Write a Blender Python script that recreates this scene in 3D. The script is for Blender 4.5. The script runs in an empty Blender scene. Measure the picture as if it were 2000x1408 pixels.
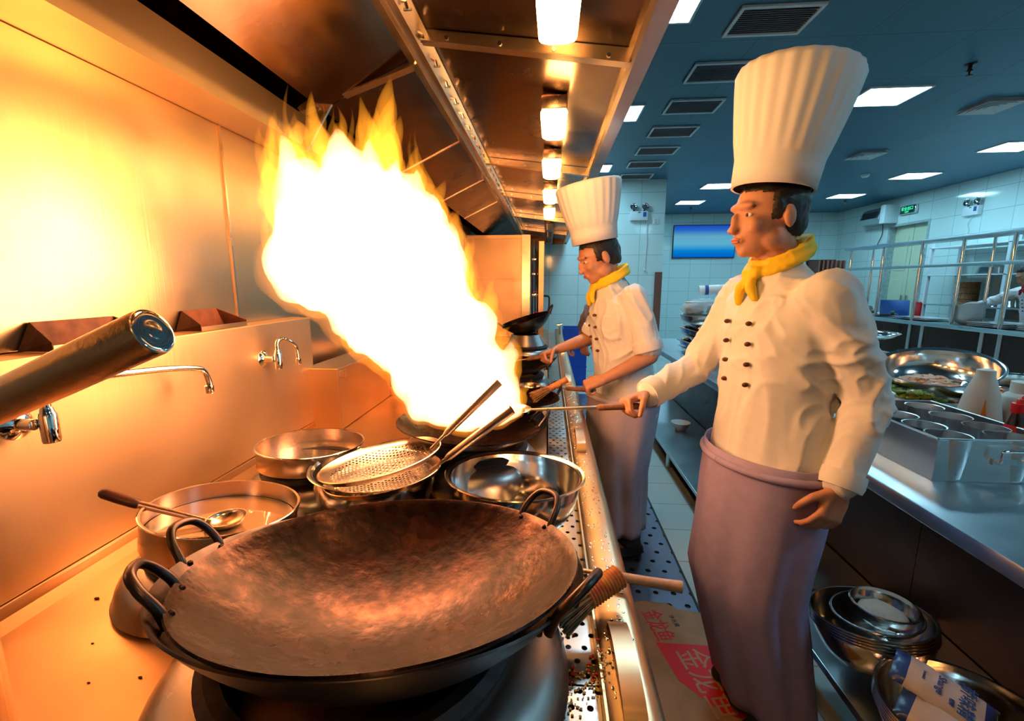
import bpy, bmesh, math, random
from mathutils import Vector, Matrix, noise
V = Vector
PI = math.pi
R = math.radians
scn = bpy.context.scene
COL = scn.collection

# ------------------------------------------------------------------ camera
F_PX = 870.0
cam_d = bpy.data.cameras.new('camera')
cam_d.sensor_width = 36.0
cam_d.lens = F_PX / 2000.0 * 36.0
cam_d.clip_start = 0.02
cam_o = bpy.data.objects.new('camera', cam_d)
COL.objects.link(cam_o)
_right = V((0.996692, 0.081270, 0.0))
_up = V((-0.013898, 0.170441, 0.985270))
_back = -V((-0.080073, 0.982011, -0.171007))
_m = Matrix((( _right.x, _up.x, _back.x, 0.0), (_right.y, _up.y, _back.y, 0.0), (_right.z, _up.z, _back.z, 1.38), (0, 0, 0, 1)))
cam_o.matrix_world = _m
scn.camera = cam_o

# ------------------------------------------------------------------ world, colour, lights
w = bpy.data.worlds.new('world'); scn.world = w; w.use_nodes = True
w.node_tree.nodes['Background'].inputs[0].default_value = (0.02, 0.05, 0.08, 1)
w.node_tree.nodes['Background'].inputs[1].default_value = 0.3
scn.view_settings.view_transform = 'Standard'
scn.view_settings.look = 'None'
scn.view_settings.gamma = 1.0
scn.view_settings.use_curve_mapping = False
scn.view_settings.exposure = 0.0
scn.cycles.sample_clamp_indirect = 12.0
scn.cycles.max_bounces = 6
scn.cycles.use_adaptive_sampling = True
scn.cycles.adaptive_threshold = 0.08
scn.cycles.diffuse_bounces = 2
scn.cycles.glossy_bounces = 4
scn.cycles.transparent_max_bounces = 10
scn.cycles.caustics_reflective = False
scn.cycles.caustics_refractive = False
scn.cycles.use_denoising = True

FLAME_W = 3.5        # watts of every fire lamp
PANEL = 42.0           # ceiling panel emission
LAMP = 52.0           # hood lamp emission

def lamp(name, loc, power, color, radius=0.1):
    d = bpy.data.lights.new(name, 'POINT'); d.energy = power; d.color = color; d.shadow_soft_size = radius
    o = bpy.data.objects.new(name, d); COL.objects.link(o); o.location = loc
    return o
FIRE = (1.0, 0.20, 0.012)
for i, (p, k) in enumerate([((-0.30, 1.28, 1.15), 0.9), ((-0.45, 1.28, 1.34), 1.3), ((-0.60, 1.28, 1.50), 1.3), ((-0.46, 1.28, 1.64), 0.8), ((-0.33, 1.24, 1.05), 0.9), ((-0.66, 1.28, 1.38), 0.8)]):
    lamp('fire_light', p, FLAME_W * k, FIRE, 0.09)

# ------------------------------------------------------------------ materials
def new_mat(name):
    m = bpy.data.materials.new(name); m.use_nodes = True
    nt = m.node_tree
    return m, nt, nt.nodes['Principled BSDF']

def N(nt, t, **k):
    n = nt.nodes.new(t)
    for a, b in k.items(): setattr(n, a, b)
    return n

def plain(name, col, rough=0.5, metal=0.0, var=0.0, scale=20.0, bump=0.0, emit=None, estr=0.0, alpha=1.0, trans=0.0, coat=0.0, stretch=None, spec=None, col2=None):
    m, nt, p = new_mat(name)
    p.inputs['Base Color'].default_value = (*col, 1)
    p.inputs['Roughness'].default_value = rough
    p.inputs['Metallic'].default_value = metal
    if spec is not None: p.inputs['Specular IOR Level'].default_value = spec
    if alpha < 1: p.inputs['Alpha'].default_value = alpha
    if trans: p.inputs['Transmission Weight'].default_value = trans
    if coat: p.inputs['Coat Weight'].default_value = coat
    if emit:
        p.inputs['Emission Color'].default_value = (*emit, 1); p.inputs['Emission Strength'].default_value = estr
    if var or bump or col2:
        tc = N(nt, 'ShaderNodeTexCoord'); mp = N(nt, 'ShaderNodeMapping')
        if stretch: mp.inputs['Scale'].default_value = stretch
        nz = N(nt, 'ShaderNodeTexNoise'); nz.inputs['Scale'].default_value = scale; nz.inputs['Detail'].default_value = 5
        nt.links.new(tc.outputs['Object'], mp.inputs[0]); nt.links.new(mp.outputs[0], nz.inputs['Vector'])
        if var or col2:
            mx = N(nt, 'ShaderNodeMix', data_type='RGBA')
            c2 = col2 if col2 else tuple(max(0, c * (1 - var)) for c in col)
            rp = N(nt, 'ShaderNodeValToRGB'); rp.color_ramp.elements[0].position = 0.35; rp.color_ramp.elements[1].position = 0.65
            nt.links.new(nz.outputs['Fac'], rp.inputs[0]); nt.links.new(rp.outputs[0], mx.inputs['Factor'])
            mx.inputs[6].default_value = (*col, 1); mx.inputs[7].default_value = (*c2, 1)
            nt.links.new(mx.outputs[2], p.inputs['Base Color'])
            mr = N(nt, 'ShaderNodeMapRange'); mr.inputs['To Min'].default_value = max(0.02, rough * (1 - var * 0.6)); mr.inputs['To Max'].default_value = min(1, rough * (1 + var * 0.6))
            nt.links.new(nz.outputs['Fac'], mr.inputs[0]); nt.links.new(mr.outputs[0], p.inputs['Roughness'])
        if bump:
            b = N(nt, 'ShaderNodeBump'); b.inputs['Strength'].default_value = bump; b.inputs['Distance'].default_value = 0.004
            nt.links.new(nz.outputs['Fac'], b.inputs['Height']); nt.links.new(b.outputs[0], p.inputs['Normal'])
    return m

def steel(name, col=(0.62, 0.60, 0.57), rough=0.3, stretch=(60, 60, 1.5), scale=2.0, bump=0.12, smear=0.25, smudge=0.0):
    """brushed stainless steel: fine grain along one axis plus blotchy grease that changes the gloss"""
    m, nt, p = new_mat(name)
    p.inputs['Base Color'].default_value = (*col, 1); p.inputs['Metallic'].default_value = 1.0
    tc = N(nt, 'ShaderNodeTexCoord'); mp = N(nt, 'ShaderNodeMapping'); mp.inputs['Scale'].default_value = stretch
    g = N(nt, 'ShaderNodeTexNoise'); g.inputs['Scale'].default_value = scale; g.inputs['Detail'].default_value = 6
    bl = N(nt, 'ShaderNodeTexNoise'); bl.inputs['Scale'].default_value = 5.0; bl.inputs['Detail'].default_value = 5; bl.inputs['Roughness'].default_value = 0.5
    nt.links.new(tc.outputs['Object'], mp.inputs[0]); nt.links.new(mp.outputs[0], g.inputs['Vector']); nt.links.new(tc.outputs['Object'], bl.inputs['Vector'])
    mr = N(nt, 'ShaderNodeMapRange'); mr.inputs['From Min'].default_value = 0.15; mr.inputs['From Max'].default_value = 0.85
    mr.inputs['To Min'].default_value = max(0.03, rough - smear * 0.5); mr.inputs['To Max'].default_value = min(1, rough + smear * 0.5)
    nt.links.new(bl.outputs['Fac'], mr.inputs[0]); nt.links.new(mr.outputs[0], p.inputs['Roughness'])
    if smudge:
        mx = N(nt, 'ShaderNodeMix', data_type='RGBA'); mx.inputs[6].default_value = (*col, 1); mx.inputs[7].default_value = (*[c * (1 - smudge) for c in col], 1)
        nt.links.new(bl.outputs['Fac'], mx.inputs['Factor']); nt.links.new(mx.outputs[2], p.inputs['Base Color'])
    b = N(nt, 'ShaderNodeBump'); b.inputs['Strength'].default_value = bump; b.inputs['Distance'].default_value = 0.001
    nt.links.new(g.outputs['Fac'], b.inputs['Height']); nt.links.new(b.outputs[0], p.inputs['Normal'])
    return m

def holes(name, spacing, radius, col=(0.6, 0.58, 0.55), rough=0.28, offs=0.5):
    """steel sheet punched with round holes on a staggered grid (object x, y)"""
    m, nt, p = new_mat(name)
    p.inputs['Base Color'].default_value = (*col, 1); p.inputs['Metallic'].default_value = 1; p.inputs['Roughness'].default_value = rough
    tc = N(nt, 'ShaderNodeTexCoord'); sx = N(nt, 'ShaderNodeSeparateXYZ'); nt.links.new(tc.outputs['Object'], sx.inputs[0])
    def M(op, a, b=None):
        n = N(nt, 'ShaderNodeMath', operation=op)
        for i, v in enumerate((a, b)):
            if v is None: continue
            if isinstance(v, (int, float)): n.inputs[i].default_value = v
            else: nt.links.new(v, n.inputs[i])
        return n.outputs[0]
    y = M('DIVIDE', sx.outputs['Y'], spacing); row = M('FLOOR', y)
    x = M('ADD', M('DIVIDE', sx.outputs['X'], spacing), M('MULTIPLY', row, offs))
    fx = M('SUBTRACT', M('FRACT', x), 0.5); fy = M('SUBTRACT', M('FRACT', y), 0.5)
    d = M('SQRT', M('ADD', M('MULTIPLY', fx, fx), M('MULTIPLY', fy, fy)))
    hole = M('GREATER_THAN', d, radius / spacing)
    nt.links.new(hole, p.inputs['Alpha'])
    return m

def tiles(name, col, grout, w, h, axis, rough=0.12, mortar=0.006, var=0.04, offset=0.0):
    m, nt, p = new_mat(name)
    tc = N(nt, 'ShaderNodeTexCoord'); sx = N(nt, 'ShaderNodeSeparateXYZ'); cb = N(nt, 'ShaderNodeCombineXYZ')
    nt.links.new(tc.outputs['Object'], sx.inputs[0])
    a, b = {'xz': ('X', 'Z'), 'yz': ('Y', 'Z'), 'xy': ('X', 'Y')}[axis]
    nt.links.new(sx.outputs[a], cb.inputs[0]); nt.links.new(sx.outputs[b], cb.inputs[1])
    br = N(nt, 'ShaderNodeTexBrick'); br.offset = offset; br.squash = 1.0
    br.inputs['Scale'].default_value = 1; br.inputs['Brick Width'].default_value = w; br.inputs['Row Height'].default_value = h
    br.inputs['Mortar Size'].default_value = mortar; br.inputs['Mortar Smooth'].default_value = 0.1; br.inputs['Bias'].default_value = 0
    br.inputs['Color1'].default_value = (*col, 1); br.inputs['Color2'].default_value = (*[c * (1 - var) for c in col], 1); br.inputs['Mortar'].default_value = (*grout, 1)
    nt.links.new(cb.outputs[0], br.inputs['Vector']); nt.links.new(br.outputs['Color'], p.inputs['Base Color'])
    p.inputs['Roughness'].default_value = rough
    nz = N(nt, 'ShaderNodeTexNoise'); nz.inputs['Scale'].default_value = 3.5; nt.links.new(tc.outputs['Object'], nz.inputs['Vector'])
    ad = N(nt, 'ShaderNodeMath', operation='SUBTRACT'); ml = N(nt, 'ShaderNodeMath', operation='MULTIPLY'); ml.inputs[1].default_value = 1.0
    nt.links.new(nz.outputs['Fac'], ad.inputs[0]); nt.links.new(br.outputs['Fac'], ad.inputs[1]); 
    bp = N(nt, 'ShaderNodeBump'); bp.inputs['Strength'].default_value = 0.25; bp.inputs['Distance'].default_value = 0.004
    nt.links.new(ad.outputs[0], bp.inputs['Height']); nt.links.new(bp.outputs[0], p.inputs['Normal'])
    return m

def emitter(name, col, s):
    m = bpy.data.materials.new(name); m.use_nodes = True; nt = m.node_tree; nt.nodes.clear()
    e = N(nt, 'ShaderNodeEmission'); e.inputs[0].default_value = (*col, 1); e.inputs[1].default_value = s
    o = N(nt, 'ShaderNodeOutputMaterial'); nt.links.new(e.outputs[0], o.inputs['Surface'])
    return m

def fire_mat(name, col, s):
    m = bpy.data.materials.new(name); m.use_nodes = True; nt = m.node_tree; nt.nodes.clear()
    e = N(nt, 'ShaderNodeEmission'); e.inputs[0].default_value = (*col, 1); e.inputs[1].default_value = s
    o = N(nt, 'ShaderNodeOutputMaterial'); nt.links.new(e.outputs[0], o.inputs['Volume'])
    return m

M_ = {}
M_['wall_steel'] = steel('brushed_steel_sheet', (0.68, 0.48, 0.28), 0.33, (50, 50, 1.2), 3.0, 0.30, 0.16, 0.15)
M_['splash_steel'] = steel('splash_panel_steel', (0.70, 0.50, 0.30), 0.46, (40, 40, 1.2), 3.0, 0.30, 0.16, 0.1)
M_['tub_steel'] = steel('tub_steel', (0.72, 0.73, 0.74), 0.26, (2, 2, 60), 1.0, 0.05, 0.1)
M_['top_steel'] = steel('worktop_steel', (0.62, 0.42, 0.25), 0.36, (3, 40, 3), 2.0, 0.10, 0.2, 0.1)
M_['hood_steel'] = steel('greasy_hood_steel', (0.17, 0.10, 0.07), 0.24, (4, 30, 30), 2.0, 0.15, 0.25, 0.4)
M_['beam_steel'] = steel('hood_frame_steel', (0.66, 0.53, 0.38), 0.24, (4, 30, 30), 2.0, 0.1, 0.15)
M_['bowl_steel'] = steel('polished_bowl_steel', (0.78, 0.76, 0.74), 0.15, (2, 2, 60), 1.0, 0.03, 0.08)
M_['pan_steel'] = steel('satin_pan_steel', (0.66, 0.55, 0.46), 0.24, (2, 2, 80), 1.0, 0.08, 0.1)
M_['table_steel'] = steel('prep_table_steel', (0.58, 0.66, 0.70), 0.34, (3, 20, 3), 2.0, 0.15, 0.2, 0.15)
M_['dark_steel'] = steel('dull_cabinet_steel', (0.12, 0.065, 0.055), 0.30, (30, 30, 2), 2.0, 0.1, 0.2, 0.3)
M_['dome_steel'] = steel('burner_shroud_steel', (0.42, 0.39, 0.38), 0.30, (3, 3, 20), 2.0, 0.1, 0.15, 0.2)
M_['chrome'] = plain('chrome', (0.82, 0.80, 0.78), 0.07, 1.0)
M_['handle_steel'] = steel('handle_steel', (0.60, 0.45, 0.36), 0.30, (90, 90, 60), 3.0, 0.5, 0.08)
M_['cast'] = plain('cast_iron', (0.035, 0.028, 0.028), 0.55, 0.6, 0.4, 40, 0.5)
M_['wok_out'] = plain('seasoned_wok_outside', (0.085, 0.062, 0.062), 0.34, 0.9, 0.5, 14, 0.25)
M_['black'] = plain('black_plastic', (0.02, 0.02, 0.022), 0.4)
M_['ceil'] = tiles('ceiling_panels', (0.040, 0.155, 0.25), (0.015, 0.08, 0.14), 0.64, 0.64, 'xy', 0.45, 0.004, 0.03)
M_['tile_xz'] = tiles('glazed_wall_tiles', (0.66, 0.86, 0.86), (0.36, 0.55, 0.60), 0.45, 0.30, 'xz', 0.09, 0.004)
M_['tile_yz'] = tiles('glazed_wall_tiles_side', (0.66, 0.86, 0.84), (0.36, 0.55, 0.60), 0.45, 0.30, 'yz', 0.09, 0.004)
M_['floor'] = tiles('floor_tiles', (0.58, 0.60, 0.56), (0.30, 0.30, 0.28), 0.30, 0.30, 'xy', 0.30, 0.004, 0.08)
M_['panel_light'] = emitter('ceiling_light_diffuser', (0.42, 0.80, 1.0), PANEL)
M_['lamp_glass'] = emitter('hood_lamp_glass', (1.0, 0.50, 0.14), LAMP)
M_['lamp_off'] = plain('unlit_lamp_glass', (0.5, 0.4, 0.3), 0.1, 0.0, trans=0.3)
M_['white_paint'] = plain('white_enamel', (0.70, 0.80, 0.84), 0.35)
M_['louvre'] = plain('louvre_blades', (0.40, 0.34, 0.36), 0.5)
M_['porcelain'] = plain('white_porcelain', (0.82, 0.86, 0.87), 0.12, coat=0.3)
M_['wood'] = plain('worn_wood', (0.34, 0.15, 0.07), 0.45, 0, 0.5, 30, 0.3, stretch=(1, 1, 0.1))
M_['pale_wood'] = plain('pale_worn_wood', (0.52, 0.34, 0.27), 0.45, 0, 0.3, 30, 0.3)
M_['dark_wood'] = plain('dark_wood', (0.16, 0.05, 0.03), 0.38, 0, 0.5, 30, 0.2)
M_['bamboo'] = plain('bamboo_strips', (0.40, 0.20, 0.08), 0.55, 0, 0.5, 60, 0.4)
M_['tape'] = plain('wrapped_cord', (0.62, 0.28, 0.07), 0.5, 0, 0.6, 45, 0.3, col2=(0.40, 0.10, 0.05))
M_['skin'] = plain('skin', (0.56, 0.27, 0.17), 0.5, 0, 0.12, 30, 0.05)
M_['hair'] = plain('black_hair', (0.015, 0.012, 0.012), 0.5, 0, 0.3, 120, 0.5)
M_['coat'] = plain('white_cotton', (0.78, 0.78, 0.80), 0.8, 0, 0.05, 40, 0.1)
M_['hat'] = plain('white_hat_cotton', (0.80, 0.80, 0.82), 0.8)
M_['scarf'] = plain('yellow_neckerchief_cloth', (0.90, 0.62, 0.02), 0.7)
M_['red_scarf'] = plain('red_neckerchief_cloth', (0.50, 0.02, 0.02), 0.7)
M_['apron'] = plain('pale_mauve_apron_cloth', (0.40, 0.33, 0.58), 0.85, 0, 0.08, 30, 0.1)
M_['apron2'] = plain('pale_pink_apron_cloth', (0.52, 0.44, 0.54), 0.85, 0, 0.08, 30, 0.1)
M_['trousers'] = plain('dark_trouser_cloth', (0.04, 0.04, 0.06), 0.85)
M_['grey_shirt'] = plain('grey_shirt_cloth', (0.16, 0.13, 0.15), 0.85)
M_['shoe'] = plain('black_shoe_rubber', (0.02, 0.02, 0.025), 0.5)
M_['eye'] = plain('eye_white', (0.7, 0.68, 0.65), 0.2)
M_['lip'] = plain('lips', (0.45, 0.15, 0.11), 0.45)
M_['card'] = plain('brown_cardboard', (0.48, 0.27, 0.15), 0.8, 0, 0.25, 9, 0.15)
M_['red_ink'] = plain('red_ink', (0.70, 0.01, 0.02), 0.6)
M_['card_ink'] = plain('cardboard_coloured_ink', (0.50, 0.28, 0.16), 0.7)
M_['blue_ink'] = plain('blue_ink', (0.02, 0.10, 0.40), 0.6)
M_['dark_ink'] = plain('dark_ink', (0.05, 0.03, 0.04), 0.6)
M_['red_plastic'] = plain('red_plastic', (0.75, 0.01, 0.02), 0.25)
M_['red_label'] = plain('red_paper_label', (0.72, 0.015, 0.01), 0.35)
M_['yellow_label'] = plain('yellow_paper_label', (0.90, 0.55, 0.01), 0.4, 0, 0, 10)
M_['orange_label'] = plain('orange_paper_label', (0.85, 0.25, 0.02), 0.4)
M_['green_label'] = plain('green_ink', (0.05, 0.35, 0.06), 0.5)
M_['soy'] = plain('dark_soy_glass', (0.03, 0.008, 0.008), 0.08, coat=0.5)
M_['milky'] = plain('milky_plastic', (0.80, 0.74, 0.66), 0.35, trans=0.15)
M_['water'] = plain('pan_water', (0.42, 0.22, 0.10), 0.05, 0.0, coat=1.0)
M_['greens'] = plain('chopped_greens', (0.12, 0.34, 0.05), 0.5, 0, 0.5, 40, 0.3, col2=(0.45, 0.50, 0.10))
M_['meat'] = plain('cooked_meat_slices', (0.72, 0.47, 0.33), 0.5, 0, 0.25, 30, 0.2)
M_['flour'] = plain('white_flour', (0.72, 0.60, 0.50), 0.9, 0, 0.1, 60, 0.6)
M_['garlic'] = plain('minced_garlic', (0.85, 0.62, 0.20), 0.5)
M_['chili'] = plain('chili_pieces', (0.60, 0.02, 0.02), 0.35)
M_['blue_board'] = plain('blue_plastic', (0.01, 0.10, 0.38), 0.4)
M_['door'] = plain('cream_door_paint', (0.62, 0.72, 0.52), 0.4)
M_['door_frame'] = plain('stone_door_frame', (0.42, 0.55, 0.55), 0.4, 0, 0.3, 20)
M_['exit'] = plain('exit_sign_glass', (0.01, 0.05, 0.04), 0.3)
M_['exit_text'] = emitter('exit_sign_letters', (0.05, 1.0, 0.45), 1.6)
M_['vinyl'] = plain('cling_film', (0.75, 0.85, 0.88), 0.12, 0, alpha=0.35)
M_['stain'] = plain('rust_stain', (0.16, 0.05, 0.025), 0.6, 0.2, 0.4, 30)
M_['bag'] = plain('printed_plastic_bag', (0.62, 0.58, 0.60), 0.25, 0, 0.2, 12, 0.4)
M_['bag_blue'] = plain('blue_printed_plastic', (0.03, 0.07, 0.30), 0.25, 0, 0.3, 20, 0.3)
M_['brownbox'] = plain('brown_wood_strip', (0.20, 0.07, 0.05), 0.6)
M_['blue_crate'] = plain('blue_crate_plastic', (0.01, 0.08, 0.5), 0.4)

def wok_inside():
    """carbon steel with a burnt, blotchy patina: bare metal towards one flank, black carbon patches, rusty floor"""
    m, nt, p = new_mat('seasoned_wok_inside')
    tc = N(nt, 'ShaderNodeTexCoord')
    n1 = N(nt, 'ShaderNodeTexNoise'); n1.inputs['Scale'].default_value = 9; n1.inputs['Detail'].default_value = 9; n1.inputs['Roughness'].default_value = 0.62
    n2 = N(nt, 'ShaderNodeTexNoise'); n2.inputs['Scale'].default_value = 45; n2.inputs['Detail'].default_value = 6
    n3 = N(nt, 'ShaderNodeTexVoronoi'); n3.inputs['Scale'].default_value = 60
    for n in (n1, n2, n3): nt.links.new(tc.outputs['Object'], n.inputs['Vector'])
    r1 = N(nt, 'ShaderNodeValToRGB'); e = r1.color_ramp.elements
    e[0].position = 0.36; e[0].color = (0.007, 0.0035, 0.004, 1); e[1].position = 0.72; e[1].color = (0.095, 0.045, 0.032, 1)
    k = e.new(0.50); k.color = (0.024, 0.009, 0.008, 1)
    nt.links.new(n1.outputs['Fac'], r1.inputs[0])
    r2 = N(nt, 'ShaderNodeValToRGB'); r2.color_ramp.elements[0].position = 0.40; r2.color_ramp.elements[0].color = (0.45, 0.38, 0.36, 1); r2.color_ramp.elements[1].position = 0.62; r2.color_ramp.elements[1].color = (1, 1, 1, 1)
    nt.links.new(n2.outputs['Fac'], r2.inputs[0])
    mx = N(nt, 'ShaderNodeMix', data_type='RGBA', blend_type='MULTIPLY'); mx.inputs['Factor'].default_value = 1
    nt.links.new(r1.outputs[0], mx.inputs[6]); nt.links.new(r2.outputs[0], mx.inputs[7]); nt.links.new(mx.outputs[2], p.inputs['Base Color'])
    p.inputs['Metallic'].default_value = 0.9
    mr = N(nt, 'ShaderNodeMapRange'); mr.inputs['From Min'].default_value = 0.3; mr.inputs['From Max'].default_value = 0.7; mr.inputs['To Min'].default_value = 0.38; mr.inputs['To Max'].default_value = 0.17
    nt.links.new(n1.outputs['Fac'], mr.inputs[0]); nt.links.new(mr.outputs[0], p.inputs['Roughness'])
    b = N(nt, 'ShaderNodeBump'); b.inputs['Strength'].default_value = 0.35; b.inputs['Distance'].default_value = 0.003
    nt.links.new(n2.outputs['Fac'], b.inputs['Height']); nt.links.new(b.outputs[0], p.inputs['Normal'])
    return m
M_['wok_in'] = wok_inside()
def screen_mat():
    m = bpy.data.materials.new('television_picture'); m.use_nodes = True; nt = m.node_tree; nt.nodes.clear()
    tc = N(nt, 'ShaderNodeTexCoord'); sx = N(nt, 'ShaderNodeSeparateXYZ'); rp = N(nt, 'ShaderNodeValToRGB'); e = N(nt, 'ShaderNodeEmission'); o = N(nt, 'ShaderNodeOutputMaterial')
    nt.links.new(tc.outputs['Generated'], sx.inputs[0]); nt.links.new(sx.outputs['Z'], rp.inputs[0])
    el = rp.color_ramp.elements
    el[0].position = 0.0; el[0].color = (0.0, 0.10, 0.55, 1); el[1].position = 1.0; el[1].color = (0.01, 0.06, 0.50, 1)
    for p_, c in ((0.22, (0.0, 0.22, 0.62, 1)), (0.42, (0.10, 0.42, 0.62, 1)), (0.66, (0.12, 0.38, 0.55, 1)), (0.85, (0.02, 0.14, 0.55, 1))):
        k = el.new(p_); k.color = c
    nt.links.new(rp.outputs[0], e.inputs[0]); e.inputs[1].default_value = 1.0; nt.links.new(e.outputs[0], o.inputs['Surface'])
    return m
M_['screen'] = screen_mat()
M_['fire'] = fire_mat('fire_volume', (1.0, 0.27, 0.02), 7.0)
M_['fire_core'] = fire_mat('fire_core_volume', (1.0, 0.62, 0.32), 34.0)
M_['fire_tip'] = fire_mat('fire_tip_volume', (1.0, 0.33, 0.02), 15.0)

# ------------------------------------------------------------------ mesh helpers
ALL = []
def obj(name, bm, mat, parent=None, smooth=True, auto=True):
    me = bpy.data.meshes.new(name)
    if isinstance(bm, bmesh.types.BMesh):
        bmesh.ops.recalc_face_normals(bm, faces=bm.faces[:])
        bm.to_mesh(me); bm.free()
    else: me = bm
    mats = mat if isinstance(mat, (list, tuple)) else [mat]
    for k in mats: me.materials.append(M_[k] if isinstance(k, str) else k)
    for p in me.polygons: p.use_smooth = smooth
    if smooth and auto:
        try: me.set_sharp_from_angle(angle=R(38))
        except Exception: pass
    o = bpy.data.objects.new(name, me); COL.objects.link(o)
    if parent: o.parent = parent
    ALL.append(o)
    return o
def tag(o, label=None, cat=None, group=None, kind=None):
    if label: o['label'] = label
    if cat: o['category'] = cat
    if group: o['group'] = group
    if kind: o['kind'] = kind
    return o
def thing(name, label, cat, loc=(0, 0, 0), rot=(0, 0, 0), group=None):
    o = bpy.data.objects.new(name, None); COL.objects.link(o); o.empty_display_size = 0.05
    o.location = loc; o.rotation_euler = rot; ALL.append(o)
    return tag(o, label, cat, group)
def struct(name, bm, m):
    o = obj(name, bm, m, None, smooth=False); o['kind'] = 'structure'; return o
def copy_thing(root, loc, label=None, rot=None, group=None):
    def cp(o, par):
        c = o.copy(); COL.objects.link(c); ALL.append(c)
        if par: c.parent = par
        for ch in list(o.children): cp(ch, c)
        return c
    r = cp(root, None); r.location = loc
    if rot is not None: r.rotation_euler = rot
    if label: r['label'] = label
    if group: r['group'] = group
    return r
def BM(): return bmesh.new()
def box(bm, x0, x1, y0, y1, z0, z1, bev=0.0, mi=0):
    g = bmesh.ops.create_cube(bm, size=1.0)
    vs = g['verts']
    for v in vs:
        v.co = V(((x0 + x1) / 2 + v.co.x * (x1 - x0), (y0 + y1) / 2 + v.co.y * (y1 - y0), (z0 + z1) / 2 + v.co.z * (z1 - z0)))
    fs = set(f for v in vs for f in v.link_faces)
    for f in fs: f.material_index = mi
    if bev:
        es = list(set(e for v in vs for e in v.link_edges))
        bmesh.ops.bevel(bm, geom=es, offset=bev, segments=2, affect='EDGES', profile=0.5)
    return bm
def bx(x0, x1, y0, y1, z0, z1, bev=0.0): return box(BM(), x0, x1, y0, y1, z0, z1, bev)
def prism(bm, pts, axis, a, b, mi=0):
    """polygon pts (two coordinates) pushed along axis from a to b"""
    def mk(p, t):
        if axis == 'y': return V((p[0], t, p[1]))
        if axis == 'x': return V((t, p[0], p[1]))
        return V((p[0], p[1], t))
    v0 = [bm.verts.new(mk(p, a)) for p in pts]; v1 = [bm.verts.new(mk(p, b)) for p in pts]
    n = len(pts)
    fs = [bm.faces.new(v0), bm.faces.new(v1[::-1])]
    for i in range(n): fs.append(bm.faces.new((v0[i], v0[(i + 1) % n], v1[(i + 1) % n], v1[i])))
    for f in fs: f.material_index = mi
    return bm
def lathe(prof, c=(0, 0, 0), seg=64, bm=None, closed=False, sx=1, sy=1):
    bm = bm or BM(); rings = []
    for r, z in prof:
        if r < 1e-6: rings.append([bm.verts.new((c[0], c[1], c[2] + z))])
        else: rings.append([bm.verts.new((c[0] + sx * r * math.cos(2 * PI * i / seg), c[1] + sy * r * math.sin(2 * PI * i / seg), c[2] + z)) for i in range(seg)])
    prs = list(zip(rings, rings[1:])) + ([(rings[-1], rings[0])] if closed else [])
    for a, b in prs:
        for i in range(seg):
            j = (i + 1) % seg
            if len(a) == 1 and len(b) == 1: continue
            if len(a) == 1: bm.faces.new((a[0], b[i], b[j]))
            elif len(b) == 1: bm.faces.new((a[i], a[j], b[0]))
            else: bm.faces.new((a[i], a[j], b[j], b[i]))
    return bm
def frames(pts):
    T = []
    for i in range(len(pts)):
        a = pts[max(0, i - 1)]; b = pts[min(len(pts) - 1, i + 1)]; T.append((b - a).normalized())
    u = T[0].orthogonal().normalized(); out = []
    for t in T:
        u = (u - t * u.dot(t))
        if u.length < 1e-6: u = t.orthogonal()
        u.normalize(); out.append((u.copy(), t.cross(u)))
    return out
def tube(pts, r, bm=None, seg=12, cap=True):
    bm = bm or BM(); pts = [V(p) for p in pts]
    rs = r if isinstance(r, (list, tuple)) else [r] * len(pts)
    fr = frames(pts); rings = []
    for p, rr, (u, v) in zip(pts, rs, fr):
        rings.append([bm.verts.new(p + (u * math.cos(2 * PI * i / seg) + v * math.sin(2 * PI * i / seg)) * rr) for i in range(seg)])
    for a, b in zip(rings, rings[1:]):
        for i in range(seg): bm.faces.new((a[i], a[(i + 1) % seg], b[(i + 1) % seg], b[i]))
    if cap: bm.faces.new(rings[0][::-1]); bm.faces.new(rings[-1])
    return bm
def spline(pts, n=8):
    P = [V(p) for p in pts]; out = []
    for i in range(len(P) - 1):
        p0 = P[max(0, i - 1)]; p1 = P[i]; p2 = P[i + 1]; p3 = P[min(len(P) - 1, i + 2)]
        for k in range(n):
            t = k / n
            out.append(0.5 * ((2 * p1) + (p2 - p0) * t + (2 * p0 - 5 * p1 + 4 * p2 - p3) * t * t + (3 * p1 - p0 - 3 * p2 + p3) * t ** 3))
    out.append(P[-1]); return out
def ball(bm, c, r, sub=2):
    rr = r if isinstance(r, (tuple, list)) else (r, r, r)
    g = bmesh.ops.create_icosphere(bm, subdivisions=sub, radius=1.0)
    for v in g['verts']: v.co = V((c[0] + v.co.x * rr[0], c[1] + v.co.y * rr[1], c[2] + v.co.z * rr[2]))
    return g['verts']
def chain(bm, pts, rs, seg=14):
    pts = [V(p) for p in pts]
    for p, r in zip(pts, rs): ball(bm, p, r, 2)
    for a, b, ra, rb in zip(pts, pts[1:], rs, rs[1:]):
        if (b - a).length > 1e-4: tube([a, b], [ra, rb], bm, seg)
def loft(bm, rings, seg=24):
    """rings: (centre, half vector u, half vector v)"""
    R_ = []
    for c, u, v in rings:
        c, u, v = V(c), V(u), V(v)
        R_.append([bm.verts.new(c + u * math.cos(2 * PI * i / seg) + v * math.sin(2 * PI * i / seg)) for i in range(seg)])
    for a, b in zip(R_, R_[1:]):
        for i in range(seg): bm.faces.new((a[i], a[(i + 1) % seg], b[(i + 1) % seg], b[i]))
    bm.faces.new(R_[0][::-1]); bm.faces.new(R_[-1])
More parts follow.
